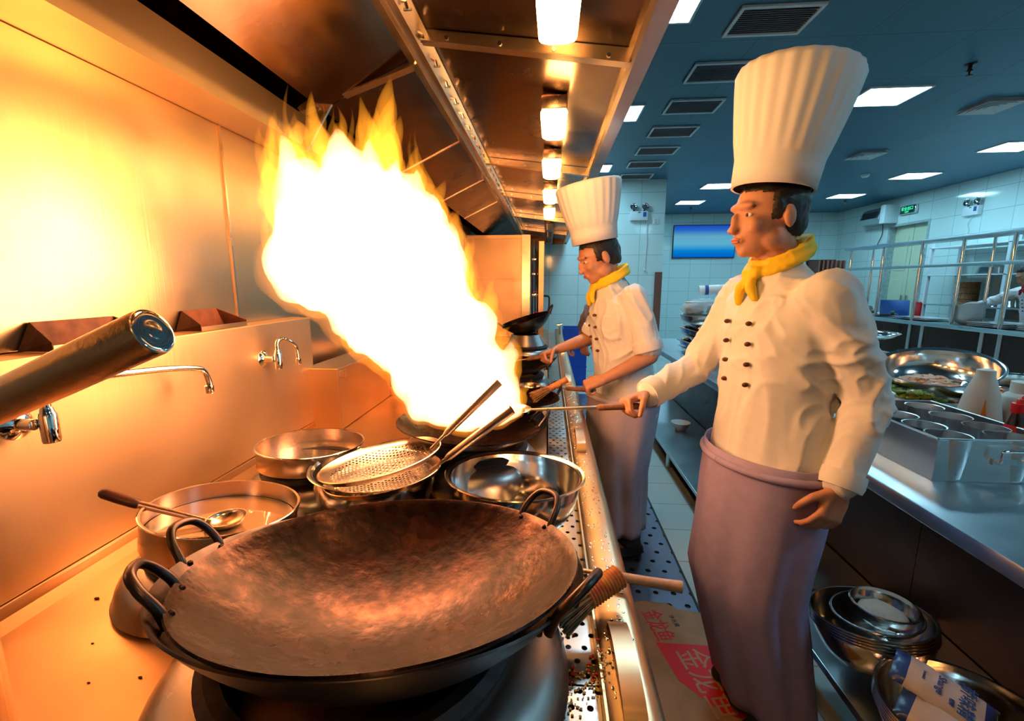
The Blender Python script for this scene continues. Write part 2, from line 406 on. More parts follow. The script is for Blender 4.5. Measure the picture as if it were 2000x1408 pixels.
def smooth_me(me, n):
    bm = BM(); bm.from_mesh(me)
    for _ in range(n): bmesh.ops.smooth_vert(bm, verts=bm.verts[:], factor=0.5, use_axis_x=True, use_axis_y=True, use_axis_z=True)
    bm.normal_update(); bm.to_mesh(me); bm.free()
def remesh(bm, voxel, sm=3, disp=None):
    """one continuous skin around all the volumes in bm"""
    bmesh.ops.recalc_face_normals(bm, faces=bm.faces[:])
    me = bpy.data.meshes.new('tmp'); bm.to_mesh(me); bm.free()
    o = bpy.data.objects.new('tmp', me); COL.objects.link(o)
    md = o.modifiers.new('r', 'REMESH'); md.mode = 'VOXEL'; md.voxel_size = voxel; md.use_smooth_shade = True
    dg = bpy.context.evaluated_depsgraph_get(); dg.update()
    m2 = bpy.data.meshes.new_from_object(o.evaluated_get(dg))
    bpy.data.objects.remove(o); bpy.data.meshes.remove(me)
    smooth_me(m2, sm)
    if disp:
        ns = [v.normal.copy() for v in m2.vertices]
        for v, n in zip(m2.vertices, ns): v.co += disp(v.co, n)
    return m2
def solid_shell(bm, t):
    """give an open sheet real thickness"""
    me = bpy.data.meshes.new('tmp'); bm.to_mesh(me); bm.free()
    o = bpy.data.objects.new('tmp', me); COL.objects.link(o)
    md = o.modifiers.new('s', 'SOLIDIFY'); md.thickness = t; md.offset = 0
    dg = bpy.context.evaluated_depsgraph_get(); dg.update()
    m2 = bpy.data.meshes.new_from_object(o.evaluated_get(dg)); bpy.data.objects.remove(o); bpy.data.meshes.remove(me)
    b2 = BM(); b2.from_mesh(m2); bpy.data.meshes.remove(m2); return b2
def text(name, s, size, mat, parent, origin, xdir, ydir, ext=0.0004, align='CENTER', squash=1.0):
    c = bpy.data.curves.new('t', 'FONT'); c.body = s; c.size = size; c.extrude = ext; c.align_x = align; c.align_y = 'CENTER'; c.space_character = 1.0; c.offset = size * 0.004
    o = bpy.data.objects.new('t', c); COL.objects.link(o)
    dg = bpy.context.evaluated_depsgraph_get(); dg.update()
    me = bpy.data.meshes.new_from_object(o.evaluated_get(dg)); bpy.data.objects.remove(o)
    x = V(xdir).normalized(); y = V(ydir); y = (y - x * y.dot(x)).normalized(); z = x.cross(y)
    M = Matrix.Translation(V(origin)) @ Matrix(((x.x, y.x, z.x, 0), (x.y, y.y, z.y, 0), (x.z, y.z, z.z, 0), (0, 0, 0, 1))) @ Matrix.Diagonal((squash, 1, 1, 1))
    me.transform(M)
    return obj(name, me, mat, parent, smooth=False)

def xform(bm, M):
    bm.transform(M); return bm
def tilt(c, tx, ty):
    """rotation about point c that leans the up axis to (sin ty, -sin tx, 1)"""
    n = V((math.sin(ty), -math.sin(tx), 1)).normalized()
    q = V((0, 0, 1)).rotation_difference(n)
    return q.to_euler()

# ================================================================== SETTING
CEIL = 2.88
YB = 10.5
struct('floor', bx(-1.3, 6.4, -2.6, YB + 0.2, -0.1, 0.0), 'floor')
struct('ceiling', bx(-1.3, 6.4, -2.6, YB + 0.2, CEIL, CEIL + 0.1), 'ceil')
struct('wall_left', bx(-1.3, -1.10, -2.6, YB + 0.2, 0, CEIL), 'tile_yz')
struct('wall_back', bx(-1.1, 6.4, YB, YB + 0.2, 0, CEIL), 'tile_xz')
struct('wall_front', bx(-1.1, 6.4, -2.6, -2.4, 0, CEIL), 'tile_xz')
struct('wall_centre', bx(-1.1, 1.70, 7.03, 7.6, 0, CEIL), 'tile_xz')
# right wall with a recessed doorway
bm = BM()
box(bm, 6.2, 6.4, -2.4, 8.08, 0, CEIL); box(bm, 6.2, 6.4, 8.98, YB, 0, CEIL); box(bm, 6.2, 6.4, 8.08, 8.98, 2.42, CEIL)
struct('wall_right', bm, 'tile_yz')
dr = thing('door_1', None, None); del_keys = [k for k in dr.keys()]
for k in del_keys: del dr[k]
dr['kind'] = 'structure'
bm = BM(); box(bm, 6.19, 6.36, 8.08, 8.12, 0, 2.42); box(bm, 6.19, 6.36, 8.94, 8.98, 0, 2.42); box(bm, 6.19, 6.36, 8.12, 8.94, 2.38, 2.42)
obj('door_frame', bm, 'door_frame', dr, False)
for a, b in ((8.12, 8.525), (8.535, 8.94)):
    bm = BM(); box(bm, 6.30, 6.34, a, b, 0, 2.38)
    for z0, z1 in ((0.2, 0.9), (1.05, 1.45), (1.6, 2.2)): box(bm, 6.292, 6.30, a + 0.08, b - 0.08, z0, z1, 0.006)
    lf = obj('door_leaf', bm, 'door', dr, False)
    yy = b - 0.05 if a < 8.3 else a + 0.05
    bm = BM(); box(bm, 6.27, 6.292, yy - 0.018, yy + 0.018, 0.93, 1.17, 0.004); tube([(6.27, yy, 1.08), (6.235, yy, 1.08), (6.235, yy + (0.1 if a > 8.3 else -0.1), 1.08)], 0.009, bm)
    obj('door_handle', bm, 'chrome', lf)

# ceiling light panels
def panel(x, y, label):
    t = thing('ceiling_light', label, 'ceiling light', (x, y, CEIL - 0.012), group='recessed panel lights in the ceiling')
    bm = BM()
    for a in ((-0.235, 0.235, -0.195, -0.18), (-0.235, 0.235, 0.18, 0.195), (-0.235, -0.22, -0.18, 0.18), (0.22, 0.235, -0.18, 0.18)): box(bm, *a, 0.0, 0.0115)
    obj('light_frame', bm, 'white_paint', t, False)
    obj('diffuser', bx(-0.219, 0.219, -0.179, 0.179, 0.003, 0.0115), 'panel_light', t, False)
    return t
pl0 = panel(0.565, 2.77, 'square light panel by the hood rail at the top edge of the photo')
PL = [((0.565, 4.37), 'square light panel beside the hood rail, left of the louvred vents, second from the top'),
      ((0.565, 6.31), 'smallest square light panel beside the hood, nearest the tiled column'),
      ((2.70, 4.17), 'large slanted light panel to the right of the tall front chef hat'),
      ((2.62, 7.56), 'light panel partly behind the forehead of the front chef'),
      ((2.62, 9.0), 'light panel above the television on the back wall'),
      ((5.13, 5.72), 'light panel cut by the right edge of the photo'),
      ((5.13, 7.09), 'light panel to the right of the smoke detector'),
      ((5.13, 8.58), 'light panel above the insect trap, near the far corner'),
      ((2.70, 0.6), 'ceiling light panel over the near end of the prep counter, out of frame'),
      ((5.13, 0.6), 'ceiling light panel at the near right corner of the room'),
      ((5.13, 3.0), 'ceiling light panel over the near end of the pass')]
for (x, y), lb in PL: copy_thing(pl0, (x, y, CEIL - 0.012), lb)

# louvred vents in a row
def vent(x, y, label, hx=0.225, hy=0.155):
    t = thing('ceiling_vent', label, 'vent', (x, y, CEIL - 0.016), group='louvred vents in a row on the ceiling')
    bm = BM(); f = 0.022
    box(bm, -hx, hx, -hy, -hy + f, 0, 0.0155, 0.003); box(bm, -hx, hx, hy - f, hy, 0, 0.0155, 0.003); box(bm, -hx, -hx + f, -hy + f, hy - f, 0, 0.0155, 0.003); box(bm, hx - f, hx, -hy + f, hy - f, 0, 0.0155, 0.003)
    obj('vent_frame', bm, 'white_paint', t, False)
    bm = BM(); n = 13
    for i in range(n):
        y0 = -hy + f + (i + 0.2) * (2 * hy - 2 * f) / n
        prism(bm, [(y0, 0.003), (y0 + 0.003, 0.003), (y0 + 0.016, 0.015), (y0 + 0.013, 0.015)], 'x', -hx + f, hx - f)
    obj('louvre', bm, 'louvre', t, False)
    return t
v0 = vent(1.26, 2.98, 'nearest and largest louvred ceiling vent, at the top of the photo')
names = ['second louvred ceiling vent from the top, its right part behind the tall chef hat', 'third louvred ceiling vent from the top', 'fourth louvred ceiling vent from the top', 'fifth louvred ceiling vent from the top', 'louvred ceiling vent next to last before the tiled column', 'farthest louvred ceiling vent, just above the tiled column']
for i, lb in enumerate(names): copy_thing(v0, (1.21, (3.62, 4.25, 4.90, 5.55, 6.15, 6.80)[i], CEIL - 0.016), lb)

def diffuser(x, y, label):
    t = thing('square_air_diffuser', label, 'air diffuser', (x, y, CEIL - 0.03), group='square air diffusers')
    for k, s in enumerate((0.15, 0.11, 0.07, 0.035)):
        bm = BM(); 
        for a in range(4):
            c, s_ = math.cos(a * PI / 2), math.sin(a * PI / 2)
            q = [(-s, -s, 0.0), (s, -s, 0.0), (s - 0.022, -s + 0.022, 0.024), (-s + 0.022, -s + 0.022, 0.024)]
            vs = [bm.verts.new((p[0] * c - p[1] * s_, p[0] * s_ + p[1] * c, p[2] + k * 0.0015)) for p in q]
            bm.faces.new(vs)
        obj('diffuser_ring', solid_shell(bm, 0.003), 'white_paint', t, False)
    obj('backplate', bx(-0.15, 0.15, -0.15, 0.15, 0.025, 0.0295), 'louvre', t, False)
    return t
d0 = diffuser(3.74, 4.43, 'square air diffuser at the right edge, right of the large light panel')
copy_thing(d0, (3.70, 5.90, CEIL - 0.03), 'smaller looking square air diffuser right of the tall hat, farther back')
bm = lathe([(0, -0.045), (0.03, -0.045), (0.05, -0.03), (0.055, -0.008), (0.055, -0.001), (0, -0.001)], (4.38, 6.95, CEIL), 24)
tag(obj('smoke_detector', bm, 'white_paint'), 'round white smoke detector on the ceiling between the light panels', 'smoke detector')
for x, y, lb in ((2.90, 3.65, 'near sprinkler head hanging from the ceiling at upper right'), (2.82, 9.6, 'small sprinkler head above the television'), (5.42, 9.05, 'sprinkler head near the far corner above the insect trap')):
    bm = lathe([(0, -0.001), (0.035, -0.001), (0.035, -0.006), (0.012, -0.012), (0.012, -0.04), (0.02, -0.042), (0.02, -0.046), (0.006, -0.05), (0.006, -0.07), (0.022, -0.072), (0.022, -0.075), (0, -0.078)], (x, y, CEIL), 16)
    tag(obj('sprinkler_head', bm, 'dark_steel'), lb, 'sprinkler', 'sprinkler heads on the ceiling')

# ------------------------------------------------------------------ fittings on the walls
def emergency(label, M):
    t = thing('emergency_light', label, 'emergency light', group='twin spot emergency lights')
    b = bx(-0.125, 0.125, -0.065, 0.0, 0.0, 0.13, 0.008)
    obj('housing', xform(b, M), 'white_paint', t)
    for sx in (-1, 1):
        b = tube([(sx * 0.075, -0.03, 0.13), (sx * 0.075, -0.03, 0.155)], 0.012)
        k = obj('spot_lamp', xform(lathe([(0.0, 0.0), (0.022, 0.006), (0.048, 0.03), (0.05, 0.045), (0.046, 0.045), (0.0, 0.02)], (0, 0, 0), 24).__class__ and _spot(sx), M), 'chrome', t)
        obj('spot_neck', xform(b, M), 'black', k)
    obj('indicator_panel', xform(bx(0.055, 0.10, -0.068, -0.0645, 0.05, 0.115), M), 'blue_ink', t, False)
    obj('badge', xform(bx(-0.02, 0.015, -0.068, -0.0645, 0.105, 0.117), M), 'dark_ink', t, False)
    return t
def _spot(sx):
    b = lathe([(0.0, -0.035), (0.022, -0.03), (0.048, 0.0), (0.05, 0.012), (0.046, 0.012), (0.03, 0.004), (0.0, 0.010)], (0, 0, 0), 24)
    b.transform(Matrix.Translation((sx * 0.085, -0.05, 0.195)) @ Matrix.Rotation(R(80), 4, 'X'))
    return b
emergency('white twin spot emergency light on the tiled column above the middle chef', Matrix.Translation((1.315, 7.03, 2.295)))
emergency('twin spot emergency light high on the right tiled wall', Matrix.Translation((6.2, 7.33, 2.36)) @ Matrix.Rotation(R(-90), 4, 'Z'))
def outlet(x, y, z, label):
    t = thing('wall_socket', label, 'socket')
    obj('plate', bx(x - 0.043, x + 0.043, y - 0.012, y, z - 0.043, z + 0.043, 0.003), 'white_paint', t)
    bm = BM()
    for dx, dz in ((-0.012, 0.018), (0.012, 0.018), (0, 0.004), (-0.012, -0.02), (0.012, -0.02)): box(bm, x + dx - 0.003, x + dx + 0.003, y - 0.0135, y - 0.0115, z + dz - 0.006, z + dz + 0.006)
    obj('slots', bm, 'black', t, False)
outlet(1.57, 7.03, 2.29, 'white wall socket beside the emergency light on the tiled column')
def cord(name, pts, mat, label, plug=True):
    t = thing(name, label, 'cord')
    obj('cable', tube(spline(pts, 8), 0.006, seg=8), mat, t)
    p = pts[-1]; obj('plug', bx(p[0] - 0.014, p[0] + 0.014, p[1] - 0.014, p[1] + 0.012, p[2] - 0.035, p[2], 0.004), mat, t)
cord('hanging_cord', [(1.44, 7.018, 2.294), (1.45, 7.015, 2.0), (1.445, 7.015, 1.8), (1.44, 7.015, 1.60)], 'white_paint', 'thin white cord hanging from the emergency light on the column')
cord('hanging_cord', [(6.188, 7.33, 2.355), (6.185, 7.39, 2.25), (6.185, 7.36, 2.16), (6.185, 7.37, 2.10)], 'white_paint', 'short cord hanging below the emergency light on the right wall')
tag(obj('edge_strip', bx(1.60, 1.70, 6.99, 7.029, 0.5, 1.545), 'brownbox'), 'brown wooden strip on the corner of the tiled column', 'strip')
t = thing('television', 'wide flat television with blurred blue picture on the back wall', 'television')
obj('bezel', bx(2.73, 4.07, YB - 0.062, YB - 0.001, 1.93, 2.64, 0.006), 'black', t)
obj('screen', bx(2.745, 4.055, YB - 0.064, YB - 0.0595, 1.945, 2.625), 'screen', t, False)
t = thing('exit_sign', 'small green lit exit sign on the right wall above the door', 'exit sign')
obj('sign_case', bx(6.15, 6.2, 8.38, 8.72, 2.555, 2.70, 0.006), 'chrome', t)
obj('sign_face', bx(6.146, 6.151, 8.40, 8.70, 2.57, 2.685), 'exit', t, False)
text('lettering', '安全出口', 0.066, 'exit_text', t, (6.145, 8.55, 2.645), (0, -1, 0), (0, 0, 1))
text('lettering', 'EXIT', 0.042, 'exit_text', t, (6.145, 8.55, 2.592), (0, -1, 0), (0, 0, 1))
t = thing('insect_trap', 'grey boxy insect trap on the right wall beside the exit sign', 'insect trap')
bm = BM(); prism(bm, [(6.2, 2.46), (5.98, 2.46), (5.93, 2.55), (5.98, 2.70), (6.05, 2.74), (6.2, 2.74)], 'y', 8.92, 9.40)
obj('housing', bm, 'table_steel', t, False)
obj('dark_grille', xform(bx(-0.004, 0.0, 8.98, 9.36, 0.0, 0.12), Matrix.Translation((5.933, 0, 2.555)) @ Matrix.Rotation(R(14), 4, 'Y')), 'black', t, False)
obj('end_box', bx(5.96, 6.2, 8.80, 8.92, 2.44, 2.76, 0.01), 'white_paint', t)
obj('badge', bx(5.99, 6.01, 9.1, 9.2, 2.74, 2.745), 'yellow_label', t, False)
cord('hanging_cord', [(6.17, 9.12, 2.46), (6.18, 9.12, 2.28), (6.18, 9.18, 2.15), (6.18, 9.22, 2.07)], 'black', 'black power cord hanging below the insect trap')

# ================================================================== COOKING RANGE
ZC = 0.78
rg = thing('cooking_range', 'long stainless wok range along the left wall with drain gutter', 'range')
Y0, Y1 = -2.2, 5.9
bm = BM()
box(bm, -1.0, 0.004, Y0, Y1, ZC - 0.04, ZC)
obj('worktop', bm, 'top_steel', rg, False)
bm = BM(); box(bm, -0.985, -0.955, Y0, Y1, ZC, ZC + 0.035, 0.004)
prism(bm, [(-0.955, ZC), (-0.93, ZC), (-0.955, ZC + 0.012)], 'y', Y0, Y1)
obj('upstand', bm, 'top_steel', rg, False)
# front rail: rounded nose in section
bm = BM(); sec = [(0.093, ZC - 0.05), (0.093, ZC + 0.002), (0.100, ZC + 0.006), (0.150, ZC + 0.006)]
for a in range(0, 91, 15): sec.append((0.152 + 0.022 * math.sin(R(a)), ZC - 0.016 + 0.022 * math.cos(R(a))))
sec += [(0.174, ZC - 0.16), (0.160, ZC - 0.16), (0.160, ZC - 0.05)]
prism(bm, sec, 'y', Y0, Y1)
obj('front_rail', bm, 'top_steel', rg)
obj('gutter_trough', bx(0.004, 0.093, Y0, Y1, ZC - 0.13, ZC - 0.12), 'dark_steel', rg, False)
bm = BM(); box(bm, 0.000, 0.004, Y0, Y1, ZC - 0.12, ZC - 0.0); box(bm, 0.0885, 0.0925, Y0, Y1, ZC - 0.12, ZC)
obj('gutter_side', bm, 'wall_steel', rg, False)
M_['gutter'] = holes('perforated_gutter_plate', 0.0285, 0.0052, (0.50, 0.45, 0.42), 0.25)
ys = [Y0, -0.3, 0.2, 0.62, 1.3, 1.9, 2.55, 3.2, 3.85, 4.5, 5.2, Y1]
for a, b in zip(ys, ys[1:]):
    obj('gutter_plate', bx(0.006, 0.088, a + 0.002, b - 0.002, ZC - 0.036, ZC - 0.034), 'gutter', rg, False)
bm = lathe([(0.012, 0.0), (0.017, 0.001), (0.019, 0.003), (0.017, 0.005), (0.012, 0.004)], (0.047, 0.535, ZC - 0.034), 24, closed=True)
obj('gutter_finger_ring', bm, 'chrome', rg)
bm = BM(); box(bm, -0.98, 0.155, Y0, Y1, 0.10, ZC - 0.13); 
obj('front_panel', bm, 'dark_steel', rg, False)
bm = BM(); box(bm, -0.95, 0.10, Y0 + 0.05, Y1 - 0.05, 0.0, 0.10); obj('plinth', bm, 'dark_steel', rg, False)
# strap handles on the front rail
def strap(y0, y1, x0, x1, z):
    bm = BM(); n = 14
    top = [(y0 + (y1 - y0) * i / n, z + 0.036 * math.sin(PI * min(1, max(0, (i / n))) ) ** 0.35 if 0 < i < n else z) for i in range(n + 1)]
    pts = top + [(a, b - 0.003) for a, b in reversed(top)]
    for k in range(n):
        a, b = top[k], top[k + 1]
        vs = [bm.verts.new((x, p[0], p[1] + dz)) for dz in (0, 0.003) for p in (a, b) for x in (x0, x1)]
        q = lambda *i: bm.faces.new([vs[j] for j in i])
        q(0, 1, 3, 2); q(4, 6, 7, 5); q(0, 2, 6, 4); q(1, 5, 7, 3)
        if k == 0: q(0, 4, 5, 1)
        if k == n - 1: q(2, 3, 7, 6)
    bmesh.ops.remove_doubles(bm, verts=bm.verts[:], dist=1e-5)
    return bm
for a, b in ((0.50, 0.70), (1.52, 1.74), (2.6, 2.82), (3.7, 3.92)):
    obj('strap_handle', strap(a, b, 0.108, 0.140, ZC + 0.006), 'top_steel', rg)
# splashback: lower forward box with ledge, upper sheets
sb = thing('splashback_ledge', 'lower steel splashback box with a ledge running along the wall', 'splashback')
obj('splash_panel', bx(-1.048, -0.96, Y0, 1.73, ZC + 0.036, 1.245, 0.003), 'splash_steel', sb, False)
for i, (a, b) in enumerate(((-2.2, 0.2), (0.2, 1.438), (1.442, 2.25), (2.254, 3.4), (3.404, 4.9))):
    ws = thing('steel_wall_sheet', ['steel wall sheet at the near end of the range, out of frame', 'tall glowing steel wall sheet at left above the taps', 'steel wall sheet right of the vertical seam, beside the fire', 'steel wall sheet behind the fire and the low partition', 'farthest steel wall sheet by the cupboard'][i], 'wall sheet')
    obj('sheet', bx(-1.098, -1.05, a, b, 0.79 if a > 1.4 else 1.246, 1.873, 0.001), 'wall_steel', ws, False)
    if i == 1: obj('cover_strip', bx(-1.05, -1.044, 1.430, 1.438, 1.246, 1.873), 'beam_steel', ws, False)
# air scoops on the ledge
def scoop(y0, y1, label):
    t = thing('steel_scoop', label, 'air deflector', group='flared steel deflectors on the splashback ledge')
    bm = BM(); z = 1.247; h = 0.055; x0, x1 = -1.045, -0.968
    def quad(p): bm.faces.new([bm.verts.new(q) for q in p])
    d = 0.028
    quad([(x0, y0, z), (x1, y0, z), (x1, y0, z + 0.018), (x0, y0 + d, z + h)])
    obj('side_plate', solid_shell(bm, 0.003), 'stain', t, False)
    bm = BM()
    def quad(p): bm.faces.new([bm.verts.new(q) for q in p])
    quad([(x0, y1, z), (x1, y1, z), (x1, y1, z + 0.018), (x0, y1 - d, z + h)])
    obj('side_plate', solid_shell(bm, 0.003), 'stain', t, False)
    bm = BM(); 
    def quad(p): bm.faces.new([bm.verts.new(q) for q in p])
    quad([(x0, y0, z), (x0, y1, z), (x0, y1 - d, z + h), (x0, y0 + d, z + h)])
    obj('back_plate', solid_shell(bm, 0.003), 'stain', t, False)
    bm = BM(); box(bm, x1 - 0.002, x1 + 0.001, y0, y1, z, z + 0.012); obj('front_lip', bm, 'wall_steel', t, False)
scoop(0.79, 1.02, 'larger rusty flared deflector on the ledge, at left above the long tap')
scoop(1.17, 1.36, 'smaller rusty flared deflector on the ledge, nearer the fire')
# taps
def tap(name, label, base, path, r=0.0075):
    t = thing(name, label, 'tap')
    x, y, z = base
    obj('wall_flange', xform(lathe([(0, 0.0), (0.027, 0.0), (0.028, 0.004), (0.018, 0.010), (0.011, 0.012), (0.010, 0.040), (0, 0.042)], (0, 0, 0), 32), Matrix.Translation((-0.962, y - 0.012, z)) @ Matrix.Rotation(R(90), 4, 'Y')), 'chrome', t)
    obj('valve_body', lathe([(0, -0.036), (0.0125, -0.036), (0.0135, -0.032), (0.0135, 0.016), (0.011, 0.021), (0.009, 0.030), (0, 0.031)], (x, y, z), 28), 'chrome', t)
    sp = spline(path, 8)
    obj('spout', tube(sp, r, seg=16), 'chrome', t)
    e = V(path[-1]); obj('outlet_nozzle', lathe([(0, -0.014), (r + 0.002, -0.014), (r + 0.0035, -0.011), (r + 0.0035, 0.006), (r, 0.008), (0, 0.009)], e, 24), 'chrome', t)
tap('swing_tap', 'long chrome swing tap reaching along the splashback at left', (-0.908, 0.712, 1.128), [(-0.908, 0.712, 1.155), (-0.908, 0.714, 1.178), (-0.905, 0.732, 1.196), (-0.898, 0.78, 1.198), (-0.885, 0.93, 1.186), (-0.877, 1.02, 1.172), (-0.876, 1.05, 1.158), (-0.876, 1.062, 1.130), (-0.876, 1.062, 1.112)])
tap('swing_tap', 'short chrome swing tap on the splashback next to the fire', (-0.914, 1.425, 1.128), [(-0.914, 1.425, 1.155), (-0.914, 1.425, 1.178), (-0.910, 1.433, 1.190), (-0.905, 1.452, 1.190), (-0.897, 1.495, 1.168), (-0.895, 1.507, 1.150), (-0.894, 1.510, 1.120), (-0.894, 1.510, 1.108)], 0.007)
# box and partition beyond the splashback end
t = thing('steel_box', 'upright steel box standing on the range below the short tap', 'box')
obj('box_body', bx(-0.99, -0.845, 1.70, 2.28, ZC + 0.001, 1.04, 0.003), 'top_steel', t, False)
obj('corner_clip', bx(-0.845, -0.828, 1.72, 1.74, 1.0, 1.028), 'beam_steel', t, False)
t = thing('low_partition', 'low steel partition across the range behind the steel box', 'partition')
obj('panel', bx(-0.95, -0.45, 2.32, 2.335, ZC + 0.05, 1.05), 'wall_steel', t, False)
obj('top_flange', bx(-0.95, -0.45, 2.30, 2.345, 1.05, 1.062), 'beam_steel', t, False)
obj('foot_flange', bx(-0.95, -0.45, 2.28, 2.345, ZC + 0.001, ZC + 0.05), 'top_steel', t, False)
obj('upright', bx(-0.905, -0.875, 2.305, 2.32, ZC + 0.05, 1.05), 'beam_steel', t, False)

# ------------------------------------------------------------------ burners
def burner(x, y, label, rb=0.20, rt=0.135, h=0.085, ring=True):
    t = thing('wok_burner', label, 'burner', (x, y, ZC + 0.001), group='round burner shrouds on the range')
    pr = [(rb, 0.0), (rb + 0.004, 0.006)]
    for i in range(1, 9):
        a = i / 8 * PI / 2
        pr.append((rt + (rb - rt) * math.cos(a) ** 0.9 if i < 8 else rt, 0.006 + (h - 0.006) * math.sin(a)))
    pr += [(rt - 0.012, h - 0.004), (rt - 0.02, h - 0.05), (rt - 0.03, 0.0)]
    obj('shroud', lathe(pr, (0, 0, 0), 64, closed=True), 'dome_steel', t)
    if ring:
        obj('cast_ring', lathe([(rt - 0.018, h - 0.010), (rt + 0.012, h - 0.002), (rt + 0.016, h + 0.012), (rt + 0.004, h + 0.022), (rt - 0.014, h + 0.020), (rt - 0.020, h + 0.008)], (0, 0, 0), 64, closed=True), 'cast', t)
    obj('burner_head', lathe([(0, 0.05), (0.035, 0.05), (0.05, 0.04), (0.052, 0.0), (0, 0.0)], (0, 0, 0), 32), 'cast', t)
    return t
burner(-0.27, 0.60, 'large nearest burner shroud under the foreground woks', 0.305, 0.215, 0.072)
burner(-0.665, 0.80, 'burner shroud under the water pan with the wood handled ladle', 0.185, 0.120, 0.068)
burner(-0.675, 1.17, 'burner shroud under the empty flat steel pan', 0.185, 0.120, 0.068)
burner(-0.24, 1.33, 'burner shroud under the flaming wok', 0.225, 0.165, 0.085)
burner(-0.20, 2.45, 'burner shroud in front of the middle chef', 0.225, 0.165, 0.085)
burner(-0.18, 3.58, 'farther burner shroud under the dark wok beyond the fire', 0.225, 0.165, 0.085)

# ------------------------------------------------------------------ woks
def wok(label, c, rad, depth, rot, handles, inside='wok_in', group='carbon steel woks on the range', mat='wok_out', rim=0.004):
    t = thing('wok', label, 'wok', c, rot, group)
    # spherical cap: rim lies at z=0 of the local frame
    Rs = (rad * rad + depth * depth) / (2 * depth); pr = []
    a1 = math.asin(min(1, rad / Rs)); n = 26
    zi = lambda a: -depth + Rs - Rs * math.cos(a)
    inner = [(Rs * math.sin(a1 * i / n), zi(a1 * i / n)) for i in range(n + 1)]; inner[0] = (0, -depth)
    outer = [((Rs + 0.003) * math.sin(a1 * i / n), zi(a1 * i / n) - 0.003) for i in range(n, -1, -1)]; outer[-1] = (0, -depth - 0.003)
    bm = lathe(inner + [(rad + rim * 0.6, 0.0015), (rad + rim, -0.001)] + outer, (0, 0, 0), 96)
    obj('wok_body', bm, [mat, inside], t)
    o = t.children[-1]
    for p in o.data.polygons:
        c_ = p.center; nn = p.normal
        if nn.z > 0.05 and (c_.z > -depth - 0.0015): p.material_index = 1
    for az in handles:
        u = V((math.cos(az), math.sin(az), 0)); s = V((-math.sin(az), math.cos(az), 0)); hw = 0.042
        b = u * (rad - 0.006); z = V((0, 0, 1))
        pts = [b - s * hw + z * -0.018, b - s * hw + u * 0.010 + z * 0.004, b - s * (hw - 0.006) + u * 0.028 + z * 0.026, b - s * (hw - 0.024) + u * 0.040 + z * 0.040, b + s * (hw - 0.024) + u * 0.040 + z * 0.040, b + s * (hw - 0.006) + u * 0.028 + z * 0.026, b + s * hw + u * 0.010 + z * 0.004, b + s * hw + z * -0.018]
        h = obj('loop_handle', tube(spline(pts, 6), 0.0062, seg=14), 'wok_out', t)
        for q in (-1, 1):
            for dd in (0.008, 0.022):
                bm = BM(); ball(bm, u * (rad - dd * 0.55 - 0.003) + s * (q * (hw + (dd - 0.015))) + z * (-dd * 0.75), (0.005, 0.005, 0.005), 1)
                obj('rivet', bm, 'wok_out', h)
    return t
wok('lower foreground wok nested under the upper one', (-0.2435, 0.6188, 0.957), 0.297, 0.140, tilt(0, -0.245, 0.009), [R(184), R(-24)], inside='wok_out')
wok('large seared foreground wok resting inside another wok', (-0.228, 0.597, 0.979), 0.2725, 0.120, tilt(0, -0.198, -0.02), [R(213), R(40)])
wok('wok holding the blazing fire', (-0.238, 1.295, 0.960), 0.213, 0.065, tilt(0, -0.04, 0.06), [R(18), R(150)], inside='wok_in')
wok('dark wok on the burner in front of the middle chef', (-0.20, 2.42, 0.945), 0.21, 0.065, tilt(0, 0.02, 0.0), [R(-10), R(170)])
wok('round bottomed wok standing on the far burner beyond the fire', (-0.18, 3.58, 1.10), 0.20, 0.12, tilt(0, 0.05, -0.30), [R(10), R(190)])
wok('dark empty wok between the fire and the middle chef', (-0.12, 1.86, 0.905), 0.17, 0.06, tilt(0, 0.0, 0.05), [R(35), R(215)])
tag(obj('wok_stand_ring', lathe([(0.11, 0), (0.125, 0.0), (0.095, 0.058), (0.085, 0.058)], (-0.12, 1.86, ZC + 0.001), 48, closed=True), 'cast'), 'iron stand ring under the empty wok near the middle chef', 'stand ring')
tag(obj('wok_stand_ring', lathe([(0.14, 0), (0.155, 0.0), (0.115, 0.085), (0.105, 0.085)], (-0.18, 3.58, 0.89), 48, closed=True), 'dome_steel'), 'pale steel stand ring under the far round bottomed wok', 'stand ring')

# ------------------------------------------------------------------ pans and bowls on the range
def flat_pan(label, c, rad, h, rot, water=False):
    t = thing('flat_steel_pan', label, 'pan', c, rot)
    pr = [(0, -h), (rad - 0.004, -h), (rad - 0.002, -h + 0.003), (rad - 0.002, -0.002), (rad, 0.0), (rad - 0.001, 0.002), (rad - 0.004, 0.001), (rad - 0.005, -h + 0.006), (0, -h + 0.003)]
    # rolled rim
    obj('pan_body', lathe(pr, (0, 0, 0), 96), 'pan_steel', t)
    obj('rolled_rim', xform(BM() if False else _torus(rad, 0.0022), Matrix.Identity(4)), 'chrome', t)
    if water: obj('water', lathe([(0, -h + 0.026), (rad - 0.006, -h + 0.026), (rad - 0.006, -h + 0.012), (0, -h + 0.012)], (0, 0, 0), 64), 'water', t)
    return t
def _torus(rad, r, seg=96, c=(0, 0, 0)):
    return lathe([(rad + r * math.cos(2 * PI * i / 8), r * math.sin(2 * PI * i / 8)) for i in range(8)], c, seg, closed=True)
flat_pan('flat steel pan of water with a wood handled ladle in it', (-0.657, 0.800, 0.930), 0.1385, 0.060, tilt(0, -0.10, 0.10), True)
flat_pan('empty flat steel pan farther back beside the hot splashback', (-0.683, 1.188, 0.922), 0.145, 0.055, tilt(0, -0.05, 0.03))
